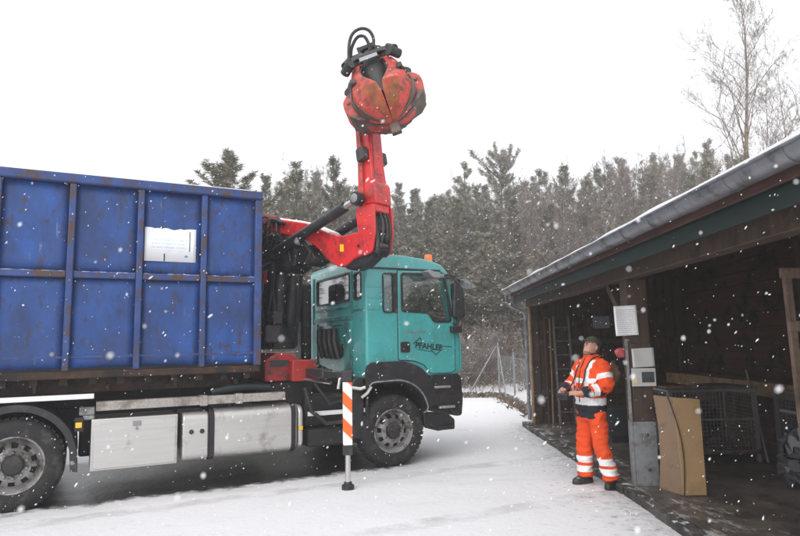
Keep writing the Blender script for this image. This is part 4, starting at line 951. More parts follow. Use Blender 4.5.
# plaque
pq = TB(); top = []
rp = random.Random(11); n_ = 16
vs = []
for i in range(n_ + 1):
    x_ = -3.335 + 0.6 * i / n_; vs.append((x_, 0.036, 2.765))
for i in range(n_ + 1):
    x_ = -3.335 + 0.6 * i / n_; vs.append((x_, 0.036 - 0.004 * rp.random(), 3.18 - (rp.random() * 0.022 if 2 < i < 15 else 0) + 0.004 * i / n_))
pq.add(vs, [(i, i + 1, n_ + 2 + i, n_ + 1 + i) for i in range(n_)])
po = part('sign_plate', pq, 'plaque', CT, recalc=False, label='white torn plaque with faded blue print')
s_ = po.modifiers.new("thick", 'SOLIDIFY'); s_.thickness = 0.003
part('scratch', TB().box(-2.815, -2.808, 0.029, 0.034, 2.9, 3.15).box(-3.112, -3.10, 0.03, 0.0345, 2.768, 2.86), 'frame', po)
part('tarp_edge', TB().tube([(-2.5, 0.1, 1.15), (-2.3, 0.08, 1.19), (-2.05, 0.12, 1.20), (-1.75, 0.15, 1.17)], 0.045, 8), 'green', CT)

# ================================================================== CRANE
PH = R(-39); CD = Vector((math.cos(PH), math.sin(PH), 0)); CN = Vector((-CD.y, CD.x, 0)); ZZ = Vector((0, 0, 1))
P0 = tw(-1.4, 1.25, 0)
CRN = thing('loader_crane', Matrix.Translation(tw(-1.4, 1.25, 1.2)), 'red hydraulic loader crane mounted between truck cab and container', 'crane')
part('crane_base', TB().prism(rpoly([(-1.80, 1.24), (-1.80, 1.52), (-1.62, 1.62), (-1.42, 1.60), (-1.22, 1.45), (-1.22, 1.24)], 0.04), SIDE, 0.22, 2.2), 'hydred', CRN, bevel=0.02)
part('base_plate', TB().box(-1.72, -1.42, 0.205, 0.219, 1.44, 1.52), 'black', CRN)
part('base_box', TB().box(-1.48, -1.14, 0.02, 0.215, 1.24, 1.52), 'hydred', CRN, bevel=0.015)
part('column_foot', TB().lathe([(0.34, 1.66), (0.34, 1.75), (0.26, 1.85), (0.22, 2.05)], (-1.4, 1.25, 0), (0, 0, 1), 24), 'black', CRN)
col_ = MB()
def cr_pt(d, n, z): return P0 + CD * d + CN * n + ZZ * z
CRF = lambda n0: (lambda p, q, h: cr_pt(p, h, q))
colp = MB().prism([(-0.20, 2.05), (-0.17, 3.25), (-0.22, 3.62), (0.12, 3.62), (0.16, 3.25), (0.19, 2.05)], lambda p, q, h: cr_pt(p, h, q), -0.17, 0.17)
part('column', colp, 'black', CRN, bevel=0.03)
part('column_head', MB().prism(rpoly([(-0.27, 3.2), (-0.30, 3.62), (-0.1, 3.74), (0.2, 3.66), (0.2, 3.3)], 0.05), lambda p, q, h: cr_pt(p, h, q), -0.20, 0.20), 'hydred', CRN, bevel=0.015)
part('column_ram', MB().tube([cr_pt(0.24, -0.12, 2.05), cr_pt(0.32, -0.12, 2.75)], 0.085, 12), 'black', CRN)
part('column_ram', MB().tube([cr_pt(0.24, 0.12, 2.05), cr_pt(0.32, 0.12, 2.75)], 0.085, 12), 'black', CRN)
part('column_rod', MB().tube([cr_pt(0.32, -0.12, 2.75), cr_pt(0.42, -0.12, 3.05)], 0.045, 10).tube([cr_pt(0.32, 0.12, 2.75), cr_pt(0.42, 0.12, 3.05)], 0.045, 10), 'chrome', CRN)
part('valve_block', TB().box(-1.72, -1.5, 0.5, 1.0, 1.75, 2.0).box(-1.6, -1.45, 0.55, 0.9, 2.005, 2.2), 'blacksnow', CRN, bevel=0.02)
part('oil_cooler', TB().box(-1.1, -0.92, 1.5, 2.15, 1.7, 2.5), 'black', CRN, bevel=0.02)
# hoses up the column
rh = random.Random(21)
for i in range(14):
    a0 = rh.uniform(-0.26, 0.26); d0 = rh.uniform(-0.35, -0.15) if i % 3 else rh.uniform(0.1, 0.3)
    pts = [cr_pt(d0 * 1.1, a0 * 1.2, 1.7), cr_pt(d0 * 1.3 + rh.uniform(-0.08, 0.08), a0 * 1.4, 2.2), cr_pt(d0 * 1.25 + rh.uniform(-0.12, 0.12), a0 * 1.3 + rh.uniform(-0.08, 0.08), 2.8),
           cr_pt(d0 * 1.3 + rh.uniform(-0.08, 0.08), a0 * 1.3, 3.25), cr_pt(d0 + 0.05, a0, 3.55 + rh.uniform(0, 0.08)), cr_pt(0.28 + rh.uniform(0, 0.2), a0, 3.5)]
    part('hydraulic_hose', MB().tube(smoothed(pts, 5), rh.uniform(0.018, 0.028), 6), 'blacksnow', CRN)
for i, (dd, nn, rr_) in enumerate(((-0.12, -0.27, 0.20), (0.02, -0.29, 0.16), (-0.2, -0.3, 0.12), (0.12, -0.26, 0.13))):
    c_ = cr_pt(dd, nn, 3.42 + 0.03 * i)
    part('hose_loop', MB().tube([c_ + CD * rr_ * math.cos(a) * 0.8 + ZZ * rr_ * math.sin(a) + CN * 0.03 * math.sin(2 * a) for a in [2 * math.pi * k / 18 * 0.86 + 0.5 for k in range(19)]], 0.022, 6), 'black', CRN)
for i in range(12):
    a_ = cr_pt(rh.uniform(-0.3, 0.25), -0.20 - rh.uniform(0, 0.12), rh.uniform(1.9, 3.3)); b_ = a_ + CD * rh.uniform(-0.14, 0.14) + ZZ * rh.uniform(-0.16, 0.16) - CN * 0.02
    part('hose_fitting', MB().tube([a_, a_.lerp(b_, 0.5), b_], [0.016, 0.022, 0.014], 8), ('chrome', 'hydred', 'alu', 'blacksnow', 'hydred')[i % 5], CRN)
for i in range(9):
    d0 = rh.uniform(-0.3, 0.2); n0 = -0.22 - rh.uniform(0, 0.14)
    part('hydraulic_hose', MB().tube(smoothed([cr_pt(d0, n0, 1.7), cr_pt(d0 + rh.uniform(-0.16, 0.16), n0 - 0.05, 2.2 + rh.uniform(-0.1, 0.1)), cr_pt(d0 + rh.uniform(-0.18, 0.18), n0, 2.75 + rh.uniform(-0.1, 0.1)), cr_pt(d0 + rh.uniform(-0.1, 0.3), n0 + 0.04, 3.3), cr_pt(d0 + 0.35, -0.18, 3.28 + rh.uniform(-0.1, 0.1))], 5), rh.uniform(0.014, 0.024), 6), 'blacksnow' if i % 3 else 'black', CRN)
for d0, n0, z0, z1, w_ in ((-0.30, -0.30, 1.75, 2.12, 0.07), (-0.34, -0.28, 2.2, 3.1, 0.03), (0.0, -0.33, 1.85, 2.02, 0.12), (0.16, -0.30, 2.62, 2.80, 0.06), (-0.1, -0.30, 3.05, 3.35, 0.08)):
    part('column_bracket', MB().beam(cr_pt(d0, n0, z0), cr_pt(d0 + 0.02, n0, z1), w_, w_ * 0.8, CD), 'hydred', CRN, bevel=0.008)
for i in range(8):
    d0 = rh.uniform(-0.32, 0.24); n0 = -0.34 - rh.uniform(0, 0.08); z0 = rh.uniform(1.8, 2.3); z1 = rh.uniform(2.7, 3.4)
    part('hydraulic_hose', MB().tube(smoothed([cr_pt(d0, n0, z0 - 0.3), cr_pt(d0 + rh.uniform(-0.12, 0.12), n0 - 0.05, z0), cr_pt(d0 + rh.uniform(-0.16, 0.16), n0 - 0.03, (z0 + z1) / 2), cr_pt(d0 + rh.uniform(-0.12, 0.12), n0, z1), cr_pt(d0 + 0.12, n0 + 0.1, z1 + 0.1)], 5), rh.uniform(0.013, 0.02), 6), 'hosegrey', CRN)
part('slew_motor', MB().lathe([(0.07, 1.62), (0.09, 1.66), (0.09, 1.9), (0.05, 1.94)], cr_pt(-0.12, -0.42, 0), ZZ, 14), 'hydred', CRN)
part('bright_link', MB().beam(cr_pt(-0.30, -0.26, 3.42), cr_pt(-0.02, -0.28, 3.22), 0.02, 0.06), 'alu', CRN)
# main boom
mbp = [(-0.10, 3.46), (-0.14, 3.60), (-0.02, 3.67), (0.9, 3.45), (1.36, 3.24), (1.58, 3.17), (1.86, 3.19), (2.14, 3.12), (2.21, 2.99), (2.13, 2.90), (1.82, 2.84), (1.68, 2.76), (1.54, 2.755), (1.32, 2.88), (1.12, 3.07), (0.9, 3.20), (0.6, 3.29), (0.2, 3.40)]
BOOM = lambda p, q, h: cr_pt(p, h, q)
mb_ = part('main_boom', MB().prism(rpoly(mbp, 0.03, 2), BOOM, -0.15, 0.15), 'red', CRN, bevel=0.018)
part('boom_snow', MB().loft([[cr_pt(p, -0.12, q - 0.002), cr_pt(p, -0.09, q + 0.02 + 0.012 * noise.noise((p * 5, 0, 0))), cr_pt(p, 0.09, q + 0.02 + 0.012 * noise.noise((p * 5, 3, 0))), cr_pt(p, 0.12, q - 0.002)] for p, q in samp([(0.1, 3.645), (0.5, 3.547), (0.9, 3.45), (1.32, 3.26)], 14)]), 'snow', mb_)
part('warning_sticker', MB().prism([(1.58, 2.96), (1.65, 2.955), (1.65, 3.05), (1.58, 3.06)], BOOM, -0.1545, -0.1515), 'yellow', mb_)
part('pivot_pin', MB().lathe([(0.06, 0), (0.06, 0.36), (0.03, 0.37)], cr_pt(2.09, -0.18, 3.0), CN, 14), 'steel', mb_)
part('knuckle_underside', MB().prism(rpoly([(1.62, 2.73), (1.66, 2.82), (2.08, 2.94), (2.15, 2.85), (1.96, 2.73), (1.76, 2.69)], 0.05), BOOM, -0.11, 0.11), 'blacksnow', CRN, bevel=0.03)
part('knuckle_bolts', MB().lathe([(0.035, 0), (0.035, -0.012)], cr_pt(2.0, -0.153, 3.06), CN, 8).lathe([(0.02, 0), (0.02, -0.01)], cr_pt(1.92, -0.153, 3.0), CN, 8), 'blacksnow', CRN)
# second boom
K = cr_pt(2.13, 0, 2.99)
AX = (ZZ - CD * 0.085).normalized(); AF = CN.cross(AX).normalized()
if AF.dot(CD) < 0: AF = -AF
def b2(f, n, l): return K + AF * f + CN * n + AX * l
B2 = lambda p, q, h: b2(p, h, q)
LB = 2.42
sb = part('second_boom', MB().loft([[b2(f0, n0, l), b2(f0, n1, l), b2(f1, n1, l), b2(f1, n0, l)] for l, f0, f1, n0, n1 in ((0.42, -0.18, 0.13, -0.145, 0.145), (0.75, -0.165, 0.13, -0.14, 0.14), (1.1, -0.145, 0.11, -0.132, 0.132), (1.6, -0.14, 0.105, -0.13, 0.13), (LB, -0.125, 0.09, -0.115, 0.115))]), 'red', CRN, bevel=0.02)
for nn in (-0.195, 0.16): part('knuckle_plate', MB().prism(rpoly([(-0.15, 0.0), (-0.18, 0.52), (0.15, 0.52), (0.13, 0.15), (0.06, -0.10), (-0.08, -0.14)], 0.05), B2, nn, nn + 0.035), 'red', sb, bevel=0.008)
part('knuckle_link', MB().prism(rpoly([(-0.06, -0.13), (-0.04, 0.40), (0.09, 0.40), (0.13, 0.05), (0.10, -0.12)], 0.05), B2, -0.14, 0.14), 'black', sb, bevel=0.03)
for l_, n0 in ((-0.02, -0.1), (0.20, -0.06)): part('link_pin', MB().lathe([(0.03, 0), (0.03, 0.14)], b2(0.115, n0, l_), CN, 10), 'steel', sb)
for nn in (-0.06, 0.02, 0.08): part('link_hose', MB().tube(smoothed([b2(0.10, nn, 0.5), b2(0.15, nn + 0.02, 0.28), b2(0.15, nn - 0.02, 0.05), b2(0.05, nn, -0.15)]), 0.016, 6), 'blacksnow', sb)
part('boom_cheek', MB().prism(rpoly([(-0.08, 0.56), (-0.12, 0.78), (0.05, 0.92), (0.17, 0.80), (0.165, 0.52)], 0.04), B2, -0.155, 0.155), 'red', sb, bevel=0.02)
part('boom_ridge', MB().loft([[b2(0.122, -0.09, 0.95), b2(0.122, 0.09, 0.95), b2(0.108, 0.07, 0.95)], [b2(0.11, -0.07, 1.6), b2(0.11, 0.07, 1.6), b2(0.09, 0.05, 1.6)]]), 'red', sb)
part('extension_rail', MB().beam(b2(-0.06, -0.165, 0.4), b2(-0.05, -0.14, 2.2), 0.04, 0.06, AF), 'redpale', sb, bevel=0.006)
for nn in (-0.24, 0.15): part('boom_lamp', MB().prism(rpoly([(-0.05, 1.12), (-0.06, 1.30), (0.07, 1.33), (0.09, 1.16)], 0.03), B2, nn, nn + 0.09), 'blacksnow', sb, bevel=0.012)
# knuckle cylinders
for sg in (-1, 1):
    lo = cr_pt(0.36, sg * 0.25, 3.08); hi = b2(-0.07, sg * 0.255, 0.62)
    c_ = part('boom_cylinder', MB().tube([lo, lo.lerp(hi, 0.86)], 0.072, 16), 'blacksnow', CRN)
    part('cylinder_rod', MB().tube([lo.lerp(hi, 0.86), hi], 0.045, 12), 'chrome', c_)
    part('cylinder_eye', MB().lathe([(0.04, -0.06), (0.088, -0.058), (0.088, 0.058), (0.04, 0.06)], hi, CN, 18), 'blacksnow', c_)
    part('cylinder_foot', MB().lathe([(0.05, -0.055), (0.10, -0.055), (0.10, 0.055), (0.05, 0.055)], lo, CN, 18), 'black', c_)
part('cylinder_cap', MB().lathe([(0.06, 0), (0.062, 0.012), (0.04, 0.02)], b2(-0.07, -0.318, 0.62), -CN, 16), 'galv', CRN)
part('boom_fitting', MB().tube([cr_pt(0.62, -0.18, 3.20), cr_pt(0.78, -0.22, 3.05), cr_pt(0.72, -0.2, 2.90), cr_pt(0.5, -0.2, 2.86)], 0.04, 8), 'blacksnow', CRN)
part('boom_fitting', MB().tube([cr_pt(0.85, -0.17, 3.2), cr_pt(1.05, -0.2, 3.0), cr_pt(0.95, -0.19, 2.86)], 0.03, 8), 'black', CRN)
part('boom_fitting', MB().prism(rpoly([(0.62, 2.92), (0.60, 3.16), (1.0, 3.10), (1.14, 2.90), (0.95, 2.82)], 0.04), BOOM, -0.19, 0.12), 'blacksnow', CRN, bevel=0.02)
part('swivel_block', MB().prism(rpoly([(0.22, 2.85), (0.26, 3.22), (0.55, 3.2), (0.66, 2.85), (0.45, 2.76)], 0.03), BOOM, -0.21, 0.21), 'blacksnow', CRN, bevel=0.02)
# boom tip
TIP = b2(-0.02, 0, LB)
part('tip_head', MB().prism(rpoly([(-0.15, LB - 0.12), (-0.17, LB + 0.12), (0.05, LB + 0.22), (0.34, LB + 0.14), (0.34, LB + 0.02), (0.1, LB - 0.12)], 0.03), B2, -0.085, 0.085), 'blacksnow', CRN, bevel=0.015)
# stabiliser
LG = tw(-1.069, -0.865, 0)
part('outrigger_beam', TB().box(-1.30, -1.16, -0.62, 0.3, 1.30, 1.41), 'black', CRN, bevel=0.01)
part('outrigger_arm', TB().beam((-1.23, -0.60, 1.355), (-1.09, -0.865, 1.34), 0.10, 0.08), 'blacksnow', CRN, bevel=0.01)
part('outrigger_ram', TB().tube([(-1.36, 0.2, 1.27), (-1.17, -0.58, 1.24)], 0.022, 10), 'chrome', CRN)
part('leg_head', MB().box(LG.x - 0.07, LG.x + 0.07, LG.y - 0.07, LG.y + 0.07, 1.263, 1.40), 'black', CRN, bevel=0.015)
slv = MB(Matrix.Translation(LG) @ Matrix.Rotation(R(8), 4, 'Z')).box(-0.056, 0.056, -0.056, 0.056, 0.515, 1.262)
leg = part('stabiliser_leg', slv, 'stripes', CRN, bevel=0.006, label='orange and white striped stabiliser leg')
part('leg_collar', MB(Matrix.Translation(LG) @ Matrix.Rotation(R(8), 4, 'Z')).box(-0.06, 0.06, -0.06, 0.06, 0.40, 0.513), 'black', leg, bevel=0.008)
part('leg_tube', MB().tube([LG + ZZ * 0.03, LG + ZZ * 0.41], 0.034, 14), 'chrome', leg)
part('leg_foot', MB().lathe([(0.075, 0.0), (0.075, 0.045), (0.05, 0.06), (0.045, 0.085)], LG, ZZ, 16), 'black', leg)
part('leg_bracket', MB().tube([LG + Vector((0.02, 0, 1.33)), LG + Vector((-0.09, -0.02, 1.30)), LG + Vector((-0.11, -0.02, 1.18))], 0.018, 8), 'alu', CRN)

# ================================================================== GRAPPLE
GC = Vector((-0.185, 7.62, 4.93))
gz = (Vector((-0.36, 7.85, 5.52)) - GC).normalized()
gx = Vector((0, -1, -0.25)); gx = (gx - gz * gx.dot(gz)).normalized(); gy = gz.cross(gx)
GX = Matrix((gx * 1.05, gy * 1.06, gz * 1.04)).transposed().to_4x4(); GX.translation = GC     # local x faces the camera
GR = thing('scrap_grapple', GX, 'closed red orange-peel grapple hanging from the crane boom tip', 'grapple')
def GB(): return MB(GX)
part('rotator', GB().lathe([(0.10, 0.46), (0.13, 0.50), (0.13, 0.60), (0.085, 0.63), (0.085, 0.70), (0.05, 0.74)], (0, 0, 0), ZZ, 20), 'blacksnow', GR)
part('grapple_body', GB().lathe([(0.07, -0.12), (0.15, -0.08), (0.19, 0.1), (0.20, 0.34), (0.17, 0.45), (0.10, 0.462)], (0, 0, 0), ZZ, 20), 'black', GR)
part('hanger_yoke', GB().box(-0.045, 0.045, -0.11, -0.07, 0.70, 0.86).box(-0.045, 0.045, 0.07, 0.11, 0.70, 0.86).box(-0.04, 0.04, -0.11, 0.11, 0.80, 0.86), 'blacksnow', GR, bevel=0.01)
prof_t = [(r_ * 0.84, z_, hw * 0.84) for r_, z_, hw in ((0.27, 0.42, 0.07), (0.36, 0.36, 0.085), (0.42, 0.24, 0.115), (0.47, 0.10, 0.17), (0.515, -0.04, 0.25), (0.53, -0.16, 0.318), (0.49, -0.28, 0.30), (0.39, -0.38, 0.235), (0.25, -0.45, 0.15), (0.11, -0.495, 0.065), (0.02, -0.51, 0.015))]
def tine_grid(az, sc_r, cols, inner=0):
    rows = []
    for r_, z_, hw in prof_t:
        low = min(1, max(0, (0.04 - z_) / 0.26)); row = []
        for c_ in cols:
            base = hw / max(r_, 0.1) * 0.92; reach = base
            if inner and c_ * inner > 0: reach = base * (1 - low) + 0.825 * low
            ang = c_ * reach; rr_ = r_ * sc_r * (1.0 - 0.09 * abs(c_) ** 1.3)
            row.append(Vector((rr_ * math.cos(az + ang), rr_ * math.sin(az + ang), z_ * (0.985 if sc_r < 1 else 1))))
        rows.append(row)
    return rows
def shell(rows_o, rows_i):
    return GB().loft([o + i[::-1] for o, i in zip(rows_o, rows_i)])
for k, azd in enumerate((48, 115, 180, 245, 312)):
    az = R(azd); front = k in (0, 4); inn = {0: -1, 4: 1}.get(k, 0); kw_ = dict(inner=inn)
    colsf = [-0.98, -0.5, 0, 0.5, 0.98]
    t_ = part('tine', shell(tine_grid(az, 1.0, colsf, **kw_), tine_grid(az, 0.93, colsf, **kw_)), 'redpale', GR, ang=20)
    for a_, b_ in ((-1.02, -0.70), (0.70, 1.02)):
        if front:
            if a_ < 0: continue
            a_, b_ = (0.22, 0.58) if k == 0 else (-0.58, -0.22)
        part('edge_band', shell(tine_grid(az, 1.035, [a_, (a_ + b_) / 2, b_], **kw_)[3:], tine_grid(az, 0.92, [a_, (a_ + b_) / 2, b_], **kw_)[3:]), 'steel', t_)
    if front:
        c3 = [-0.95, -0.5, 0.2] if k == 0 else [-0.2, 0.5, 0.95]
        part('wear_plate', shell(tine_grid(az, 1.012, c3, **kw_)[5:10], tine_grid(az, 0.985, c3, **kw_)[5:10]), 'orust', t_)
        c4 = [0.30, 0.6, 0.98] if k == 0 else [-0.98, -0.6, -0.30]
        part('face_plate', shell(tine_grid(az, 1.05, c4, **kw_)[1:4], tine_grid(az, 0.95, c4, **kw_)[1:4]), 'redlight', t_)
        sg = 1 if k == 0 else -1
        wg = [(0.16, 0.06), (0.30, 0.115), (0.42, 0.09), (0.495, 0.0), (0.505, -0.12), (0.46, -0.25), (0.37, -0.35), (0.20, -0.41), (0.08, -0.41)]
        wp = part('side_plate', GB().prism(rpoly([(p * sg, q) for p, q in wg], 0.04), FRONT, -0.16, 0.10), 'redpale', t_, bevel=0.025)
        part('rim_band', GB().loft([[(x_, p * sg * sc_, q * sc_ - 0.004) for x_, sc_ in ((-0.17, 1.01), (0.112, 1.015), (0.112, 0.925), (-0.17, 0.925))] for p, q in wg[5:]]), 'steel', wp)
        for bp in ((0.43, -0.05), (0.33, -0.28)): part('plate_bolt', GB().lathe([(0.024, 0.098), (0.024, 0.112), (0.012, 0.118)], (0, bp[0] * sg, bp[1]), (1, 0, 0), 8), 'steel', wp)
        part('bracket', GB().box(0.26, 0.34, 0.29 * sg - 0.035, 0.29 * sg + 0.035, 0.0, 0.08), 'black', t_, bevel=0.012)
    ca, sa = math.cos(az), math.sin(az); e_ = Vector((-sa, ca, 0)); q_ = Vector((ca, sa, 0))
    part('tine_cylinder', GB().tube([q_ * 0.22 + ZZ * 0.40, q_ * 0.36 + ZZ * 0.47, q_ * 0.43 + ZZ * 0.36], 0.05, 10), 'blacksnow', GR)
    part('hinge_lug', GB().lathe([(0.06, -0.08), (0.06, 0.08)], q_ * 0.40 + ZZ * 0.33, e_, 14), 'blacksnow', GR)
    part('tine_bolt', GB().lathe([(0.03, -0.03), (0.03, 0.02), (0.02, 0.026)], q_ * 0.40 + ZZ * 0.09, q_, 10), 'steel', t_)
part('tooth', GB().box(-0.035, 0.035, -0.06, 0.06, -0.66, -0.49), 'steel', GR, bevel=0.012)
part('head_plate', GB().prism(rpoly([(-0.33, 0.36), (-0.36, 0.46), (-0.2, 0.50), (0.2, 0.50), (0.36, 0.46), (0.33, 0.36), (0.15, 0.44), (-0.15, 0.44)], 0.03), FRONT, 0.2, 0.26), 'blacksnow', GR, bevel=0.012)
part('white_plate', GB().box(0.262, 0.268, -0.13, 0.10, 0.37, 0.43), 'galv', GR)
for i, pts in enumerate(([(-0.64, 7.85, 5.50), (-0.63, 7.82, 5.72), (-0.58, 7.8, 5.86), (-0.47, 7.8, 5.93), (-0.36, 7.8, 5.90), (-0.30, 7.8, 5.78), (-0.31, 7.8, 5.62)],
                         [(-0.62, 7.9, 5.52), (-0.60, 7.88, 5.70), (-0.52, 7.86, 5.84), (-0.42, 7.86, 5.84), (-0.36, 7.86, 5.70), (-0.38, 7.86, 5.58)],
                         [(-0.36, 7.75, 5.60), (-0.25, 7.72, 5.64), (-0.17, 7.7, 5.58), (-0.15, 7.7, 5.48)])):
    part('grapple_hose', MB().tube(smoothed(pts), 0.022 if i < 2 else 0.012, 8), 'black', GR)
for i in range(6):
    a = rh.uniform(0, 6.28); part('head_hose', GB().tube([(0.14 * math.cos(a), 0.14 * math.sin(a), 0.55), (0.24 * math.cos(a), 0.24 * math.sin(a), 0.62), (0.2 * math.cos(a + 0.5), 0.2 * math.sin(a + 0.5), 0.42)], 0.02, 6), 'black', GR)
part('swivel_manifold', GB().box(-0.14, 0.10, -0.20, -0.06, 0.52, 0.70).box(-0.1, 0.1, 0.08, 0.18, 0.5, 0.62), 'blacksnow', GR, bevel=0.02)

# ================================================================== PERSON
PX = Matrix.Translation((2.275, 7.55, 0.0)) @ Matrix.Rotation(R(199), 4, 'Z')     # local x: where he faces, y: his left
PE = thing('person', PX, 'man in orange hi-vis jacket and trousers with olive cap looking up at the crane', 'person')
V = Vector
def voxel(mb, size, smooth_it=2, wr=0.0, wsc=9.0):
    """one continuous surface from overlapping lofts, in person space"""
    me = mesh_from(mb, "tmp", [], smooth=False); o = bpy.data.objects.new("tmp", me); COL.objects.link(o)
    r = o.modifiers.new("r", 'REMESH'); r.mode = 'VOXEL'; r.voxel_size = size
    sm_ = o.modifiers.new("s", 'SMOOTH'); sm_.factor = 0.6; sm_.iterations = smooth_it
    m2 = evaluated(o); bpy.data.objects.remove(o)
    if wr:
        nrm = [V(v_.normal) for v_ in m2.vertices]
        for v_, n_ in zip(m2.vertices, nrm):
            p = v_.co; q = V((p.x * wsc, p.y * wsc, p.z * wsc * 1.7))
            v_.co = p + n_ * (wr * (1 - 2 * abs(noise.noise(q))) + wr * 0.6 * noise.noise(q * 2.3))
    return m2
def cloth(name, me, mats, cls, parent):
    for m_ in mats: me.materials.append(M[m_])
    me.polygons.foreach_set("material_index", [cls(p.center, p.normal) for p in me.polygons]); me.shade_smooth()
    o = bpy.data.objects.new(name, me); COL.objects.link(o); o.parent = parent; return o
def oval(c, hw, hd, n=20, e=2.4):
    o = []
    for k in range(n):
        a = 2 * math.pi * k / n; ca, sa = math.cos(a), math.sin(a)
        o.append(V((c[0] + hd * math.copysign(abs(ca) ** (2 / e), ca), c[1] + hw * math.copysign(abs(sa) ** (2 / e), sa), c[2])))
    return o
armL = [V((-0.045, 0.185, 1.405)), V((-0.045, 0.25, 1.165)), V((0.21, 0.205, 1.105)), V((0.275, 0.18, 1.10))]
armR = [V((-0.035, -0.185, 1.405)), V((0.05, -0.29, 1.17)), V((0.24, -0.185, 1.125)), V((0.30, -0.145, 1.12))]
HEAD = Matrix.Translation((-0.055, 0.0, 1.625)) @ Matrix.Rotation(R(14), 4, 'Z') @ Matrix.Rotation(R(-27), 4, 'Y')
# body under the clothes: head, neck, trunk, arms, hands, legs in one surface
bd_ = MB()
bd_.loft([oval((0, 0, 0.90), 0.16, 0.11), oval((-0.01, 0, 1.1), 0.15, 0.10), oval((-0.03, 0, 1.35), 0.17, 0.10), oval((-0.04, 0, 1.45), 0.08, 0.07)])
bd_.tube([V((-0.05, 0, 1.42)), V((-0.055, 0, 1.50)), V((-0.05, 0, 1.60))], [0.066, 0.06, 0.062], 14)
for A_ in (armL, armR): bd_.tube([A_[0], A_[1], A_[2], A_[3]], [0.05, 0.042, 0.034, 0.029], 10)
for sg, kn, an in ((1, V((-0.015, 0.125, 0.50)), V((-0.105, 0.165, 0.09))), (-1, V((0.035, -0.12, 0.50)), V((0.025, -0.15, 0.09)))):
    bd_.tube([V((0, 0.09 * sg, 0.92)), kn, an], [0.08, 0.055, 0.042], 10)
hb = MB(HEAD)
hb.loft([oval((x_, 0, z_), hw, hd, 20, 2.1) for z_, hw, hd, x_ in ((-0.125, 0.030, 0.035, 0.055), (-0.11, 0.048, 0.055, 0.04), (-0.08, 0.060, 0.082, 0.018), (-0.04, 0.068, 0.092, 0.008), (0.0, 0.073, 0.096, 0.002), (0.04, 0.075, 0.099, -0.004), (0.075, 0.070, 0.094, -0.008), (0.10, 0.055, 0.074, -0.01), (0.118, 0.028, 0.038, -0.01))])
hb.loft([oval((0.088, 0, 0.022), 0.010, 0.010, 10), oval((0.100, 0, 0.0), 0.012, 0.014, 10), oval((0.112, 0, -0.022), 0.017, 0.018, 10), oval((0.100, 0, -0.034), 0.014, 0.014, 10)])      # nose
hb.ball((0.083, 0.0, 0.036), 0.022, 10, (0.7, 2.4, 0.5))                                     # brow
hb.ball((0.080, 0.0, -0.065), 0.02, 10, (0.8, 1.35, 0.35)); hb.ball((0.078, 0.0, -0.078), 0.02, 10, (0.8, 1.2, 0.35))   # lips
hb.ball((0.066, 0.0, -0.108), 0.024, 10, (0.9, 1.1, 0.8))                                    # chin
for sg in (1, -1):
    hb.ball((0.058, 0.038 * sg, -0.02), 0.028, 10, (0.8, 0.8, 0.9))
    hb.ball((-0.008, 0.077 * sg, -0.005), 0.03, 10, (0.55, 0.25, 1.0))
def hand(wr, dr, up, side):
    """palm, four curled fingers and a thumb; dr: along the forearm, up: back of the hand, side: towards the thumb"""
    m = MB(); dr, up = V(dr).normalized(), V(up).normalized(); sd_ = V(side).normalized()
    m.loft([[wr + dr * l + sd_ * (a * w_) + up * (b * t_) for a, b in ((-1, -0.6), (-0.5, -1), (0.5, -1), (1, -0.6), (1, 0.6), (0.5, 1), (-0.5, 1), (-1, 0.6))] for l, w_, t_ in ((-0.02, 0.028, 0.022), (0.02, 0.036, 0.019), (0.06, 0.042, 0.017), (0.09, 0.041, 0.014))])
    for i, ln in enumerate((0.072, 0.08, 0.075, 0.06)):
        b = wr + dr * 0.088 + sd_ * (0.031 - 0.0205 * i); p1 = b + dr * ln * 0.42 - up * ln * 0.12; p2 = p1 + dr * ln * 0.15 - up * ln * 0.34; p3 = p2 - dr * ln * 0.16 - up * ln * 0.2
        m.tube([b - dr * 0.02, p1, p2, p3], [0.0098, 0.009, 0.0083, 0.007], 8)
    b = wr + dr * 0.025 + sd_ * 0.03; m.tube([b, b + dr * 0.035 + sd_ * 0.022 - up * 0.008, b + dr * 0.068 + sd_ * 0.016 - up * 0.02], [0.014, 0.0105, 0.008], 8)
    return m
RC = V((0.375, 0.015, 1.085))
for A_, sgn in ((armL, 1), (armR, -1)):
    wr = A_[3]; aim = (RC + V((0, 0.075 * sgn, 0.02)) - wr)
    d_ = aim.normalized(); upv = V((0.1, 0.55 * sgn, 0.85)); upv = (upv - d_ * upv.dot(d_)).normalized(); sdv = d_.cross(upv) * (1 if sgn > 0 else -1)
    if sdv.z < 0 and False: sdv = -sdv
    h_ = hand(wr, d_, upv, sdv if sdv.dot(V((0, -sgn, 0.3))) > 0 else -sdv)
    bd_.v += h_.v and []; base_i = len(bd_.v); bd_.v += h_.v; bd_.f += [[base_i + i for i in f] for f in h_.f]; bd_.m += h_.m
base_i = len(bd_.v); bd_.v += hb.v; bd_.f += [[base_i + i for i in f] for f in hb.f]; bd_.m += hb.m
cloth('body', voxel(bd_, 0.0048, 1), ['skin'], lambda c, n: 0, PE)
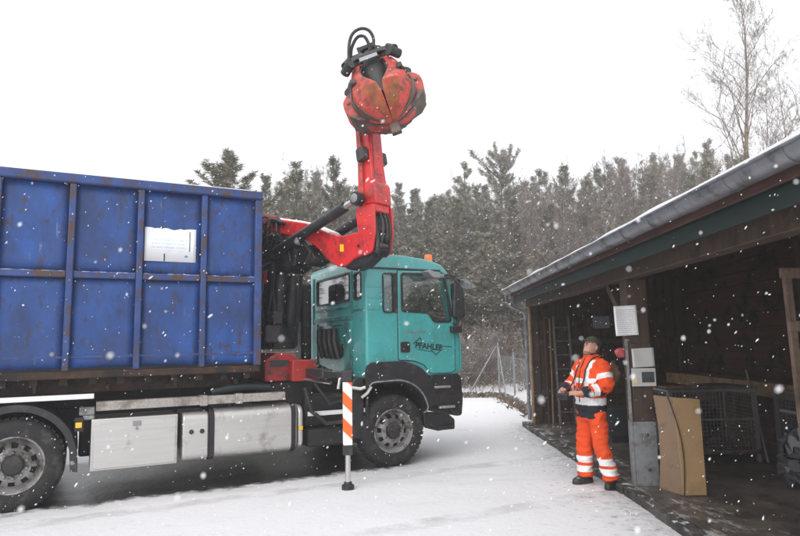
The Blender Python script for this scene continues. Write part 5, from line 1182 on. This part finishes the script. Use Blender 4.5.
# eyes, mouth line, hair, cap
def PB(X): return MB(PX @ X)
for sg in (1, -1):
    e_ = part('eye', PB(HEAD).ball((0.083, 0.032 * sg, 0.012), 0.0125, 10), 'white', PE)
    part('pupil', PB(HEAD).ball((0.0925, 0.033 * sg, 0.014), 0.0055, 8), 'black', e_)
    part('eyebrow', PB(HEAD).ball((0.096, 0.032 * sg, 0.036), 0.018, 8, (0.3, 1.0, 0.22)), 'hair', PE)
part('mouth', PB(HEAD).ball((0.092, 0, -0.0715), 0.02, 8, (0.25, 1.0, 0.09)), 'hair', PE)
part('hair', PB(HEAD).loft([oval((x_, 0, z_), hw, hd, 20, 2.1) for z_, hw, hd, x_ in ((-0.055, 0.063, 0.062, -0.038), (-0.02, 0.075, 0.078, -0.029), (0.02, 0.0795, 0.084, -0.026), (0.05, 0.078, 0.09, -0.016))]), 'hair', PE)
part('beard', PB(HEAD).loft([oval((x_, 0, z_), hw, hd, 20, 2.1) for z_, hw, hd, x_ in ((-0.128, 0.03, 0.036, 0.053), (-0.112, 0.050, 0.057, 0.0395), (-0.092, 0.0585, 0.072, 0.026))]), mat('stubble_skin', (0.24, 0.135, 0.10), 0.7, var=0.3, scale=60), PE)
cp_ = part('cap', PB(HEAD).loft([oval((x_, 0, z_), hw, hd, 24, 2.1) for z_, hw, hd, x_ in ((0.040, 0.081, 0.104, -0.005), (0.07, 0.082, 0.106, -0.006), (0.105, 0.073, 0.094, -0.012), (0.13, 0.050, 0.064, -0.014), (0.140, 0.018, 0.024, -0.014))]), 'cap', PE)
br = PB(HEAD); rows = []
for i in range(6):
    t_ = i / 5; x_ = 0.07 + 0.105 * t_; hw = 0.074 * math.sqrt(max(0.02, 1 - (t_ * 0.93) ** 2.6))
    rows.append([(x_, hw * s_, 0.050 - 0.018 * t_ - 0.018 * s_ * s_ + dz) for dz, ss_ in ((0.004, (-1, -0.5, 0, 0.5, 1)), (-0.004, (1, 0.5, 0, -0.5, -1))) for s_ in ss_])
part('brim', br.loft(rows), 'cap', cp_)
# jacket
jk = MB()
jk.loft([oval((0.0, 0, 0.80), 0.188, 0.138), oval((0.0, 0, 0.90), 0.192, 0.145), oval((0.0, 0, 1.0), 0.195, 0.148), oval((-0.005, 0, 1.12), 0.196, 0.150), oval((-0.015, 0, 1.25), 0.212, 0.155), oval((-0.025, 0, 1.36), 0.212, 0.138), oval((-0.038, 0, 1.43), 0.175, 0.115), oval((-0.045, 0, 1.475), 0.115, 0.095), oval((-0.045, 0, 1.51), 0.082, 0.086), oval((-0.043, 0, 1.548), 0.078, 0.084)])
for A_ in (armL, armR):
    jk.tube(smoothed([A_[0] + V((0, -0.05 * (1 if A_ is armL else -1), 0.0)), A_[0], A_[0].lerp(A_[1], 0.5) + V((-0.01, 0, 0)), A_[1], A_[1].lerp(A_[2], 0.5), A_[2].lerp(A_[3], 0.55)], 4), [0.075] * 4 + [0.09] * 4 + [0.083] * 4 + [0.073] * 4 + [0.066] * 4 + [0.046], 14)
def segd(p, a, b):
    ab = b - a; t_ = max(0, min(1, (p - a).dot(ab) / ab.length_squared)); return (p - (a + ab * t_)).length, t_
def jcls(c, n):
    best = None
    for nm, A_, sgn in (('L', armL, 1), ('R', armR, -1)):
        du, tu = segd(c, A_[0], A_[1]); df_, tf = segd(c, A_[1], A_[2])
        lim = 0.115 if c.y * sgn > 0.17 else 0.088
        if min(du, df_) < lim and (c.y * sgn > 0.205 or c.x > 0.15 or (tf > 0.25 and df_ < 0.085)):
            if du < df_: return 1 if 0.38 < tu < 0.62 else 0
            if tf > 0.84: return 2
            if 0.45 < tf < 0.70: return 1
            if sgn > 0 and tf > 0.2 and n.z < -0.2: return 2
            return 0
    if c.z < 0.945: return 2
    if c.z < 1.03: return 1
    if 1.205 < c.z < 1.262: return 1
    if 0.088 < abs(c.y) < 0.142 and c.z < 1.475 and (c.z > 1.262 or c.x > -0.02 or True): return 1
    if c.z > 1.538: return 2
    return 0
cloth('jacket', voxel(jk, 0.0075, 3, 0.011, 8), ['hivis', 'reflect', 'navy'], jcls, PE)
part('zip', MB(PX).tube([(0.158, 0.0, 0.98), (0.163, 0, 1.12), (0.145, 0, 1.28), (0.108, 0, 1.40), (0.05, 0, 1.5)], 0.006, 6), 'navy', PE)
# trousers
tr = MB()
tr.loft([oval((0, 0, 0.96), 0.165, 0.125), oval((0, 0, 0.88), 0.178, 0.135), oval((0.0, 0, 0.80), 0.175, 0.13), oval((0.005, 0, 0.76), 0.14, 0.11)])
for hp, kn, an in ((V((0.0, 0.095, 0.86)), V((-0.015, 0.125, 0.50)), V((-0.105, 0.165, 0.10))), (V((0.005, -0.095, 0.86)), V((0.035, -0.12, 0.50)), V((0.025, -0.15, 0.10)))):
    pts = smoothed([hp, hp.lerp(kn, 0.5), kn, kn.lerp(an, 0.5), an], 4); n_ = len(pts)
    tr.tube(pts, [0.108 - 0.022 * min(1, i / (n_ * 0.5)) + 0.010 * max(0, i / n_ - 0.55) for i in range(n_)], 16)
def tcls(c, n): return 1 if (0.255 < c.z < 0.335 or 0.145 < c.z < 0.222) else 0
cloth('trousers', voxel(tr, 0.0075, 3, 0.014, 6.5), ['hivis', 'reflect'], tcls, PE)
for an, yaw in ((V((-0.105, 0.165, 0)), 38), (V((0.025, -0.15, 0)), 2)):
    BX = Matrix.Translation(an) @ Matrix.Rotation(R(yaw), 4, 'Z'); b_ = PB(BX)
    def sole(z_, g_): return [(x_ , y_, z_) for x_, y_ in ((-0.085 - g_, -0.03), (-0.09 - g_, 0.0), (-0.085 - g_, 0.03), (-0.03, 0.038 + g_), (0.05, 0.045 + g_), (0.13, 0.046 + g_), (0.175 + g_, 0.025), (0.185 + g_, 0.0), (0.175 + g_, -0.025), (0.13, -0.046 - g_), (0.05, -0.045 - g_), (-0.03, -0.038 - g_))]
    up_ = [sole(0.028, 0.0), [(x_ * 0.98, y_ * 0.98, 0.055) for x_, y_, _ in sole(0, 0)], [(min(x_, 0.15) * 0.93, y_ * 0.88, 0.085 if x_ < 0.1 else 0.072) for x_, y_, _ in sole(0, 0)], [(min(x_, 0.055) , y_ * 0.85, 0.12 if x_ < 0.1 else 0.10) for x_, y_, _ in sole(0, 0)], [(max(-0.06, min(x_, 0.045)), y_ * 0.95, 0.19) for x_, y_, _ in sole(0, 0)]]
    bo = part('boot', b_.loft(up_), 'boot', PE, ang=60)
    part('sole', PB(BX).loft([sole(0.003, 0.004), sole(0.027, 0.005)]), 'black', bo)
# remote control held in both hands, on a neck strap
RX = PX @ Matrix.Translation(RC) @ Matrix.Rotation(R(12), 4, 'Y')
RMT = thing('remote_control', RX, 'black crane remote control held at the waist by the man on a neck strap', 'remote control')
part('case', MB(RX).prism(rpoly([(-0.06, -0.105), (-0.06, 0.105), (0.06, 0.10), (0.06, -0.10)], 0.02), lambda p, q, h: (p, q, h), -0.055, 0.01), 'black', RMT, bevel=0.01)
for i in range(4): part('stick', MB(RX).tube([(0.0, -0.06 + 0.04 * i, 0.011), (0.0, -0.06 + 0.04 * i, 0.04)], 0.006, 8), 'steel', RMT)
part('stop_button', MB(RX).lathe([(0.012, 0.011), (0.014, 0.022), (0.01, 0.026)], (0.035, 0.05, 0), ZZ, 12), 'redwin', RMT)
for pts in ([(0.33, 0.10, 1.10), (0.22, 0.12, 1.16), (0.152, 0.105, 1.26), (0.115, 0.095, 1.37), (0.02, 0.09, 1.485), (-0.08, 0.085, 1.515)], [(0.33, -0.07, 1.10), (0.22, -0.085, 1.16), (0.152, -0.085, 1.26), (0.115, -0.08, 1.37), (0.02, -0.085, 1.485), (-0.08, -0.085, 1.515)]):
    part('strap', MB(PX).tube(smoothed(pts), 0.009, 6), 'black', RMT)

# ================================================================== FENCE, TREES, SCRUB
FN = thing('wire_fence', Vector((3.03, 19.4, 0)), 'galvanised wire fence with leaning posts behind the shed corner', 'fence')
def fpost(a, b): part('post', MB().tube([a, b], 0.026, 8), 'galv', FN)
corner = V((3.03, 19.4, 0))
fpost((3.03, 19.4, -0.2), (3.02, 19.4, 1.66)); fpost((3.035, 16.79, -0.2), (3.02, 16.75, 1.42)); fpost((2.93, 14.82, -0.2), (3.06, 14.8, 1.25))
for x_ in (0.6, -1.9, -4.4, -6.9): fpost((x_, 19.45, -0.2), (x_ + 0.02, 19.45, 1.62))
part('brace', MB().tube([(2.02, 19.44, 0.0), (2.98, 19.42, 1.58)], 0.022, 8), 'galv', FN)
part('brace', MB().tube([(3.03, 18.15, 0.0), (3.025, 19.34, 1.52)], 0.022, 8), 'galv', FN)
wm = MB()
def chain(a, b, h0, h1):
    a, b = V(a), V(b); L_ = (b - a).length; d_ = (b - a).normalized(); n_ = int((L_ + h1) / 0.11)
    for i in range(n_):
        for sg in (1, -1):
            s0 = i * 0.11 - (h1 if sg > 0 else 0); s1 = s0 + sg * (h1 - h0) if sg > 0 else s0 - (h1 - h0)
            q = []
            for s_, z_ in ((s0, h0), (s1, h1)): q.append((s_, z_))
            (sa, za), (sb_, zb) = q
            lo, hi = 0.0, L_
            if max(sa, sb_) < lo or min(sa, sb_) > hi: continue
            def cl(s_): return max(lo, min(hi, s_))
            ca_, cb_ = cl(sa), cl(sb_)
            if abs(sb_ - sa) < 1e-6: continue
            za2 = za + (zb - za) * (ca_ - sa) / (sb_ - sa); zb2 = za + (zb - za) * (cb_ - sa) / (sb_ - sa)
            if abs(ca_ - cb_) < 0.01: continue
            wm.tube([a + d_ * ca_ + ZZ * za2, a + d_ * cb_ + ZZ * zb2], 0.0014, 3, False)
chain((3.0, 14.3, 0), (3.03, 19.4, 0), 0.03, 1.3); chain((-7.0, 19.45, 0), (3.03, 19.42, 0), 0.1, 1.5)
for z_ in (0.1, 0.75, 1.5): wm.tube([(-7, 19.45, z_), (3.03, 19.42, z_)], 0.004, 4)
for z_ in (0.08, 0.7, 1.28): wm.tube([(3.03, 19.4, z_), (3.0, 14.3, z_ * 0.97)], 0.004, 4)
part('chain_mesh', wm, 'wire', FN, smooth=False)

def limb_path(p, d, L_, up, n=4, rnd=None, wob=0.12):
    pts = [p]; d = d.normalized()
    for i in range(n):
        d = (d + ZZ * up + V((rnd.gauss(0, wob), rnd.gauss(0, wob), rnd.gauss(0, wob)))).normalized(); pts.append(pts[-1] + d * (L_ / n))
    return pts
def tuft(m, p, d, rnd, n=16, ln=0.16, wd=0.016):
    d = d.normalized(); e = d.orthogonal().normalized(); g = d.cross(e)
    for i in range(n):
        a = rnd.random() * 6.283; o = rnd.random(); q = p - d * (o * ln * 1.6)
        r_ = (e * math.cos(a) + g * math.sin(a)); nd = (r_ + d * rnd.uniform(0.35, 1.1)).normalized(); t_ = nd.cross(r_.cross(d) + r_ * 0.3).normalized()
        l_ = ln * rnd.uniform(0.7, 1.15)
        m.add([q - t_ * wd * 0.5, q + t_ * wd * 0.5, q + nd * l_], [(0, 1, 2)])
def pine(h, seed, crown0=0.3, rad=1.5, nw=15, nb=6, round_=False, dens=1.5, ln=0.2, wd=0.026, dome=0, nn=18):
    rnd = random.Random(seed); T, C = MB(), MB()
    lean = V((rnd.uniform(-0.03, 0.03), rnd.uniform(-0.03, 0.03), 1))
    spine = []
    for i in range(10):
        z = h * i / 9; spine.append(V((lean.x * z + 0.08 * math.sin(z * 0.7 + seed), lean.y * z + 0.06 * math.cos(z * 0.6 + seed), z)))
    T.tube(spine, [max(0.012, 0.014 * h * (1 - i / 9.3)) for i in range(10)], 8)
    def at(z): f_ = z / h * 9; i = min(8, int(f_)); return spine[i].lerp(spine[i + 1], f_ - i)
    for w_ in range(nw):
        t_ = crown0 + (0.985 - crown0) * ((w_ + rnd.uniform(-0.3, 0.3)) / (nw - 1)); t_ = min(max(t_, 0.1), 0.985); u_ = (t_ - crown0) / (1 - crown0)
        prof_ = (1 - u_ ** dome) ** 0.5 if dome else (math.sqrt(max(0.0, 1 - ((u_ - 0.55) / 0.55) ** 2)) * 0.85 + 0.15) if round_ else ((1 - u_) ** 0.75 * 0.92 + 0.08)
        for b_ in range(nb):
            if rnd.random() < 0.2: continue
            az = rnd.random() * 6.283; L_ = rad * prof_ * rnd.uniform(0.4, 1.3) * (1 + 0.28 * math.cos(az - seed * 1.9 - 2.5 * t_))
            el = R(rnd.uniform(2, 22) + 38 * u_ ** 2)
            d_ = V((math.cos(az) * math.cos(el), math.sin(az) * math.cos(el), math.sin(el)))
            pts = limb_path(at(t_ * h), d_, L_, 0.10, 4, rnd, 0.07)
            T.tube(pts, [max(0.006, L_ * 0.017 * (1 - k / 5)) for k in range(5)], 4, False)
            steps = max(2, int(L_ / 0.17 * dens))
            for s_ in range(steps):
                f_ = 0.30 + 0.70 * (s_ + rnd.random() * 0.8) / steps; k = min(3, int(f_ * 4)); p = pts[k].lerp(pts[k + 1], min(1, f_ * 4 - k)); dd = (pts[k + 1] - pts[k]).normalized()
                sd_ = dd.cross(ZZ).normalized() * rnd.choice((-1, 1)); tl = rnd.uniform(0.08, 0.36) * (1.1 - 0.6 * f_)
                q = p + (sd_ * 0.8 + dd * 0.7 + ZZ * rnd.uniform(0.1, 0.9)).normalized() * tl
                T.tube([p, q], 0.005, 3, False)
                tuft(C, q, (q - p) + ZZ * 0.15, rnd, nn, ln, wd)
            tuft(C, pts[-1] + (pts[-1] - pts[-2]).normalized() * 0.08, (pts[-1] - pts[-2]) + ZZ * 0.12, rnd, nn, ln, wd)
    tuft(C, at(h * 0.995) + ZZ * 0.1, ZZ, rnd, 20, ln, wd)
    return T, C
def bare(h, seed, spread=0.55, n0=0.25, trunk_r=0.011, nbr=16, depth=3, droop=0.0, tw=0.006):
    rnd = random.Random(seed); T, B = MB(), MB()
    sp = [V((0.02 * z_ * math.sin(seed) + 0.12 * math.sin(z_ * 0.5 + seed), 0.1 * math.cos(z_ * 0.6 + seed), z_)) for z_ in [h * i / 9 for i in range(10)]]
    T.tube(sp, [max(0.008, trunk_r * h * (1 - i / 9.4)) for i in range(10)], 7)
    def at(t_): f_ = t_ * 9; i = min(8, int(f_)); return sp[i].lerp(sp[i + 1], f_ - i)
    def grow_(p, d, L_, r_, lv):
        pts = limb_path(p, d, L_, 0.05 - droop * (lv > 1), 4, rnd, 0.11)
        B.tube(pts, [max(tw * 0.6, r_ * (1 - k / 5.2)) for k in range(5)], 5 if lv == 0 else 3, False)
        if lv >= depth: return
        for k in range(rnd.randint(5, 7)):
            f_ = rnd.uniform(0.25, 1.0); i = min(3, int(f_ * 4)); q = pts[i].lerp(pts[i + 1], f_ * 4 - i); dd = (pts[i + 1] - pts[i]).normalized()
            e = dd.orthogonal().normalized(); e = Matrix.Rotation(rnd.random() * 6.283, 3, dd) @ e
            grow_(q, dd * 1.0 + e * rnd.uniform(0.5, 0.9), L_ * rnd.uniform(0.32, 0.55), max(tw, r_ * 0.4), lv + 1)
    for b_ in range(nbr):
        t_ = n0 + (0.97 - n0) * (b_ + rnd.random()) / nbr; az = b_ * 2.4 + rnd.uniform(-0.4, 0.4); el = R(rnd.uniform(48, 70))
        grow_(at(t_), V((math.cos(az) * math.cos(el), math.sin(az) * math.cos(el), math.sin(el))), h * spread * (1 - t_ * 0.82) * rnd.uniform(0.7, 1.1), h * trunk_r * 0.26 * (1 - t_ * 0.7), 0)
    return T, B
def tree_proto(name, T, C, tm, cm_, label, cat, group=None, X=Matrix.Identity(4)):
    o = thing(name, Matrix.Identity(4), label, cat, group)
    part('trunk', T, tm, o, recalc=False, ang=60)
    c_ = part('crown', C, cm_, o, smooth=False, recalc=False)
    o.matrix_world = X; return o
def place(x, y, s, rz, sxy=None): return Matrix.Translation((x, y, ground_z(x, y) - 0.05)) @ Matrix.Rotation(rz, 4, 'Z') @ Matrix.Diagonal((sxy or s, sxy or s, s, 1))
PW = 'pines standing in the wood behind the yard'; DW = 'bare trees standing among the pines of the wood'
protos = [tree_proto('pine_tree', *pine(10, 1, 0.16, 1.9, 20, 8), 'bark', 'needles', None, 'pine tree', PW),
          tree_proto('pine_tree', *pine(10, 2, 0.22, 1.7, 19, 7, dens=1.3), 'bark', 'needles2', None, 'pine tree', PW),
          tree_proto('pine_tree', *pine(10, 3, 0.45, 1.8, 13, 9, round_=True), 'bark', 'needles2', None, 'pine tree', PW),
          tree_proto('pine_tree', *pine(10, 4, 0.08, 1.7, 22, 8), 'bark', 'needles', None, 'pine tree', PW),
          tree_proto('pine_tree', *pine(10, 6, 0.25, 1.9, 17, 9, dens=1.3, dome=3, nn=22), 'bark', 'needles', None, 'pine tree')]
bares = [tree_proto('bare_tree', *bare(10, 1, 0.42, 0.22, 0.008, 18), 'twig', 'twig', None, 'bare tree', DW),
         tree_proto('bare_tree', *bare(10, 5, 0.5, 0.15, 0.007, 20), 'twig', 'twig', None, 'bare tree', DW)]
used = set()
def put(proto, X, label, group=None):
    if proto.name in used: o = copy_tree(proto, X)
    else: o = proto; o.matrix_world = X; used.add(proto.name)
    o["label"] = label
    if group: o["group"] = group
    elif "group" in o: del o["group"]
    return o
PINE_L = ['broad bushy pine with snow dusted boughs among the wood behind the yard', 'slim grey green pine with gaps between its boughs in the wood behind the yard', 'round crowned pine with a bare lower trunk in the wood behind the yard', 'narrow pine with boughs down to the ground in the wood behind the yard']; BARE_L = 'bare brown tree in the misty wood above the shed roof'
def at_px(px, depth): return ((px - 400) / 613 * depth, depth)
def hgt(py, px, depth): return (343 - 0.018 * (px - 400) - py) / 613 * depth + EYE - 0.1
# trees one can tell apart: (kind, px, py of top, distance, label)
for kd, px_, py_, dist, lab in (
    (4, 222, 160, 21, 'bushy pine with upright shoots rising above the right end of the blue container'),
    (0, 292, 163, 29, 'dark pine behind the folded crane boom, left of its twin'),
    (3, 326, 158, 30, 'dark pine just left of the raised crane boom'),
    (3, 262, 178, 34, 'pine half hidden between the container corner and the crane'),
    (1, 408, 186, 46, 'grey misty pine just right of the raised crane boom'),
    (2, 505, 160, 46, 'tallest pine of the wood with a rounded crown above the cab mirrors'),
    (1, 464, 168, 52, 'pointed misty pine left of the tallest round crowned pine'),
    (1, 708, 142, 30, 'slim pointed conifer standing behind the shed roof left of the birch')):
    x_, y_ = at_px(px_, dist); h_ = hgt(py_, px_, dist); s_ = h_ / 10
    put(protos[kd], place(x_, y_, s_, px_ * 0.7, s_ * (1.05 if kd != 4 else 1.45)), lab)
SKYLINE = [(100, 235), (262, 192), (292, 170), (330, 164), (360, 182), (400, 191), (440, 187), (465, 174), (485, 186), (530, 176), (575, 165), (640, 158), (700, 150), (770, 150)]
def skyline(p_):
    for (a_, u_), (b_, v_) in zip(SKYLINE, SKYLINE[1:]):
        if p_ <= b_: return u_ + (v_ - u_) * (p_ - a_) / (b_ - a_)
    return SKYLINE[-1][1]
rt = random.Random(17)
for row, (dist, n_, j) in enumerate(((26.5, 15, 1.5), (32, 28, 2), (38, 32, 2.5), (45, 36, 3), (54, 36, 4), (66, 36, 5))):
    for i in range(n_):
        px_ = 262 + (760 - 262) * (i + rt.uniform(0.1, 0.9)) / n_ if row < 4 else 120 + 640 * (i + rt.uniform(0.1, 0.9)) / n_
        d_ = dist + rt.uniform(-j, j); x_, y_ = at_px(px_, d_)
        top = {0: 232, 1: 208, 2: 192, 3: 182, 4: 174, 5: 172}[row] + rt.uniform(-14, 26) - (14 if px_ > 540 and row > 1 else 0) + (22 if 395 < px_ < 450 else 0) + (30 if px_ < 200 else 0)
        if row > 1: top = skyline(px_) + rt.uniform(2, 26) + (10 if row == 2 else 0)
        h_ = max(4, hgt(top, px_, d_)); s_ = h_ / 10
        isb = (px_ > 530 and rt.random() < (0.7 if row < 3 else 0.3)) or rt.random() < 0.10
        if isb: put(rt.choice(bares), place(x_, y_, s_, rt.random() * 6.28, max(0.7, s_ * 0.8)), BARE_L, DW)
        else:
            kd = rt.choice((0, 1, 1, 2, 3, 3)); put(protos[kd], place(x_, y_, s_ * (0.92 if kd == 2 else 1), rt.random() * 6.28, min(1.7, max(1.05, s_ * 1.1))), PINE_L[kd], PW)
# birch behind the shed and its neighbours
def birch(h, seed, X, label, **k):
    T, B = bare(h, seed, **k); o = tree_proto('birch_tree', T, B, 'birchbark', 'twig', label, 'birch tree', None, X); return o
x_, y_ = at_px(758, 22); birch(14.8, 8, place(x_, y_, 1, 0.3), 'tall bare birch with pale trunk standing behind the shed roof', spread=0.42, n0=0.24, trunk_r=0.0105, nbr=30, depth=3, tw=0.004)
x_, y_ = at_px(800, 24); birch(12.2, 12, place(x_, y_, 1, 1.3), 'thin bare tree behind the shed roof at the right edge', spread=0.42, n0=0.25, trunk_r=0.007, nbr=22, depth=3, tw=0.004)
# scrub: bare bushes and dead grass along the fence
def bush(seed):
    rnd = random.Random(seed); m = MB(); s0 = MB()
    for i in range(13):
        az = rnd.random() * 6.283; el = R(rnd.uniform(45, 85)); p = V((rnd.uniform(-0.25, 0.25), rnd.uniform(-0.25, 0.25), 0)); L_ = rnd.uniform(1.0, 1.9)
        pts = limb_path(p, V((math.cos(az) * math.cos(el), math.sin(az) * math.cos(el), math.sin(el))), L_, 0.02, 4, rnd, 0.12)
        s0.tube(pts, [0.014, 0.012, 0.01, 0.007, 0.004], 4, False)
        for k in range(11):
            f_ = rnd.uniform(0.2, 1); j = min(3, int(f_ * 4)); q = pts[j].lerp(pts[j + 1], f_ * 4 - j)
            tp = limb_path(q, (pts[j + 1] - pts[j]).normalized() + V((rnd.gauss(0, 0.6), rnd.gauss(0, 0.6), rnd.gauss(0.1, 0.4))), rnd.uniform(0.25, 0.7), 0.05, 2, rnd, 0.15)
            m.tube(tp, [0.006, 0.005, 0.003], 3, False)
            for z_ in range(2): m.tube(limb_path(tp[1], V((rnd.gauss(0, 1), rnd.gauss(0, 1), rnd.gauss(0.4, 0.6))), 0.3, 0.05, 2, rnd, 0.1), [0.004, 0.004, 0.003], 3, False)
    return s0, m
bushes = []
for sd in (3, 4):
    s0, m_ = bush(sd); o = thing('bare_bush', Matrix.Identity(4), 'bare brown twiggy bush in the scrub behind the wire fence', 'bush', 'bare bushes along the wire fence')
    part('stems', s0, 'twig', o, recalc=False); part('twigs', m_, 'twig', o, recalc=False, smooth=False); bushes.append(o)
BU = 'bare bushes along the wire fence'
for i in range(64):
    d_ = 20.6 + 9 * rt.random() ** 1.3; px_ = rt.uniform(300, 560) if i < 44 else rt.uniform(560, 760); x_, y_ = at_px(px_, d_)
    s_ = rt.uniform(0.7, 1.35)
    put(bushes[i % 2], place(x_, y_, s_, rt.random() * 6.28), 'bare brown twiggy bush in the scrub behind the wire fence', BU)
gm = MB(); rg = random.Random(33)
def blade(x, y, h_):
    a = rg.random() * 6.283; b_ = V((x, y, ground_z(x, y) - 0.01)); s_ = V((math.cos(a), math.sin(a), 0)) * 0.006
    ln_ = V((rg.gauss(0, 0.4), rg.gauss(0, 0.4), 1)).normalized() * h_; gm.add([b_ - s_, b_ + s_, b_ + ln_ * 0.6 + s_ * 0.6, b_ + ln_ + V((rg.gauss(0, 0.06), rg.gauss(0, 0.06), -0.03))], [(0, 1, 2), (0, 2, 3)])
for i in range(9000):
    k = rg.random()
    if k < 0.30: x_, y_ = rg.uniform(-5, 3.2), 19.45 + rg.gauss(0, 0.12); h_ = rg.uniform(0.04, 0.2)
    elif k < 0.42: y_ = rg.uniform(13.4, 19.4); x_ = 3.05 + rg.gauss(0, 0.10); h_ = rg.uniform(0.05, 0.22)
    else: x_, y_ = rg.uniform(-7, 9), 20 + 9 * rg.random(); h_ = rg.uniform(0.1, 0.55)
    blade(x_, y_, h_)
solo('dead_grass', gm, 'grass', kind='stuff', smooth=False, recalc=False)

# ================================================================== FALLING SNOW AND AIR
fk = MB(); rf = random.Random(77); vel = V((-0.62, -0.1, -0.72)).normalized()
def flake(p, r_, el):
    d_ = (vel + V((rf.gauss(0, 0.22), rf.gauss(0, 0.22), rf.gauss(0, 0.22)))).normalized(); e = d_.orthogonal().normalized(); g_ = d_.cross(e); a0 = rf.random() * 6.28
    def ring(c_, q): return [c_ + (e * math.cos(a0 + k * 1.2566) + g_ * math.sin(a0 + k * 1.2566)) * r_ * q * rf.uniform(0.7, 1.2) for k in range(5)]
    h_ = r_ * el; of = (e * rf.gauss(0, 1) + g_ * rf.gauss(0, 1)) * r_ * 0.35
    fk.add([p - d_ * h_] + ring(p - d_ * h_ * 0.35, 0.9) + ring(p + of + d_ * h_ * 0.4, 0.8) + [p + of + d_ * h_],
           [(0, 1 + (k + 1) % 5, 1 + k) for k in range(5)] + [(1 + k, 1 + (k + 1) % 5, 6 + (k + 1) % 5, 6 + k) for k in range(5)] + [(11, 6 + k, 6 + (k + 1) % 5) for k in range(5)])
def roofed(x, y, z): return x > 2.5 and z < 3.1 and y < 13.0
n_ = 0
while n_ < 6200:
    y_ = rf.uniform(1.6, 12); x_ = rf.uniform(-0.85, 0.85) * (y_ + 1.2); z_ = rf.uniform(0.02, 2.2 + 0.55 * y_)
    if roofed(x_, y_, z_) and rf.random() < min(0.97, (x_ - 2.4) * 0.8): continue
    q = TM.inverted() @ V((x_, y_, z_))
    if -8.5 < q.x < 1.3 and -0.05 < q.y < 2.5 and q.z < 3.8: continue
    flake(V((x_, y_, z_)), rf.uniform(0.0010, 0.0025) * (1 + 0.05 * y_), rf.choice((1.0, 1.2, 1.5, 2.0, 2.6, 3.6))); n_ += 1
for i in range(9000):
    y_ = rf.uniform(11, 28); flake(V((rf.uniform(-0.75, 0.75) * y_, y_, rf.uniform(0.2, 13))), rf.uniform(0.004, 0.010), rf.uniform(1.2, 2.5))
for i in range(150):
    y_ = rf.uniform(0.45, 1.5); flake(V((rf.uniform(-0.75, 0.75) * y_, y_, EYE + rf.uniform(-0.42, 0.62) * y_)), rf.uniform(0.0012, 0.0022), rf.uniform(1.0, 1.8))
solo('falling_snow', fk, 'flake', kind='stuff', smooth=False, recalc=False)

# far wood beyond the trees one can tell apart, closing the view
fwd = MB(); rw_ = random.Random(5)
for i in range(420):
    a = R(rw_.uniform(-75, 75)); d_ = rw_.uniform(72, 112); x_, y_ = d_ * math.sin(a), d_ * math.cos(a); h_ = rw_.uniform(9, 14.5) + (d_ - 72) * 0.05
    z0 = ground_z(x_, y_); fwd.tube([(x_, y_, z0), (x_, y_, z0 + h_)], [0.14, 0.02], 5, False)
    for k in range(46):
        t_ = rw_.uniform(0.12, 1.0); r_ = 1.9 * (1.05 - t_) ** 0.8 + 0.1; az = rw_.random() * 6.283; p = V((x_ + r_ * 0.5 * math.cos(az), y_ + r_ * 0.5 * math.sin(az), z0 + h_ * t_))
        dd = V((math.cos(az), math.sin(az), rw_.uniform(0.1, 0.7))).normalized(); sd_ = dd.cross(ZZ).normalized()
        fwd.add([p - dd * r_ * 0.5, p + sd_ * 0.34, p + dd * r_ * 0.55, p - sd_ * 0.34 + ZZ * 0.1], [(0, 1, 2), (0, 2, 3)])
solo('far_wood', fwd, 'needles2', kind='stuff', smooth=False, recalc=False)

hz = MB().box(-124, 124, -122, 124, -1.3, 19.5)
hm = bpy.data.materials.new('snowy_air'); hm.use_nodes = True
t = hm.node_tree; t.nodes.clear(); o_ = t.nodes.new("ShaderNodeOutputMaterial"); pv = t.nodes.new("ShaderNodeVolumePrincipled")
pv.inputs["Color"].default_value = (0.93, 0.935, 0.95, 1); pv.inputs["Density"].default_value = 0.0026
t.links.new(pv.outputs[0], o_.inputs["Volume"])
M['air'] = hm
solo('haze', hz, 'air', kind='stuff', smooth=False)
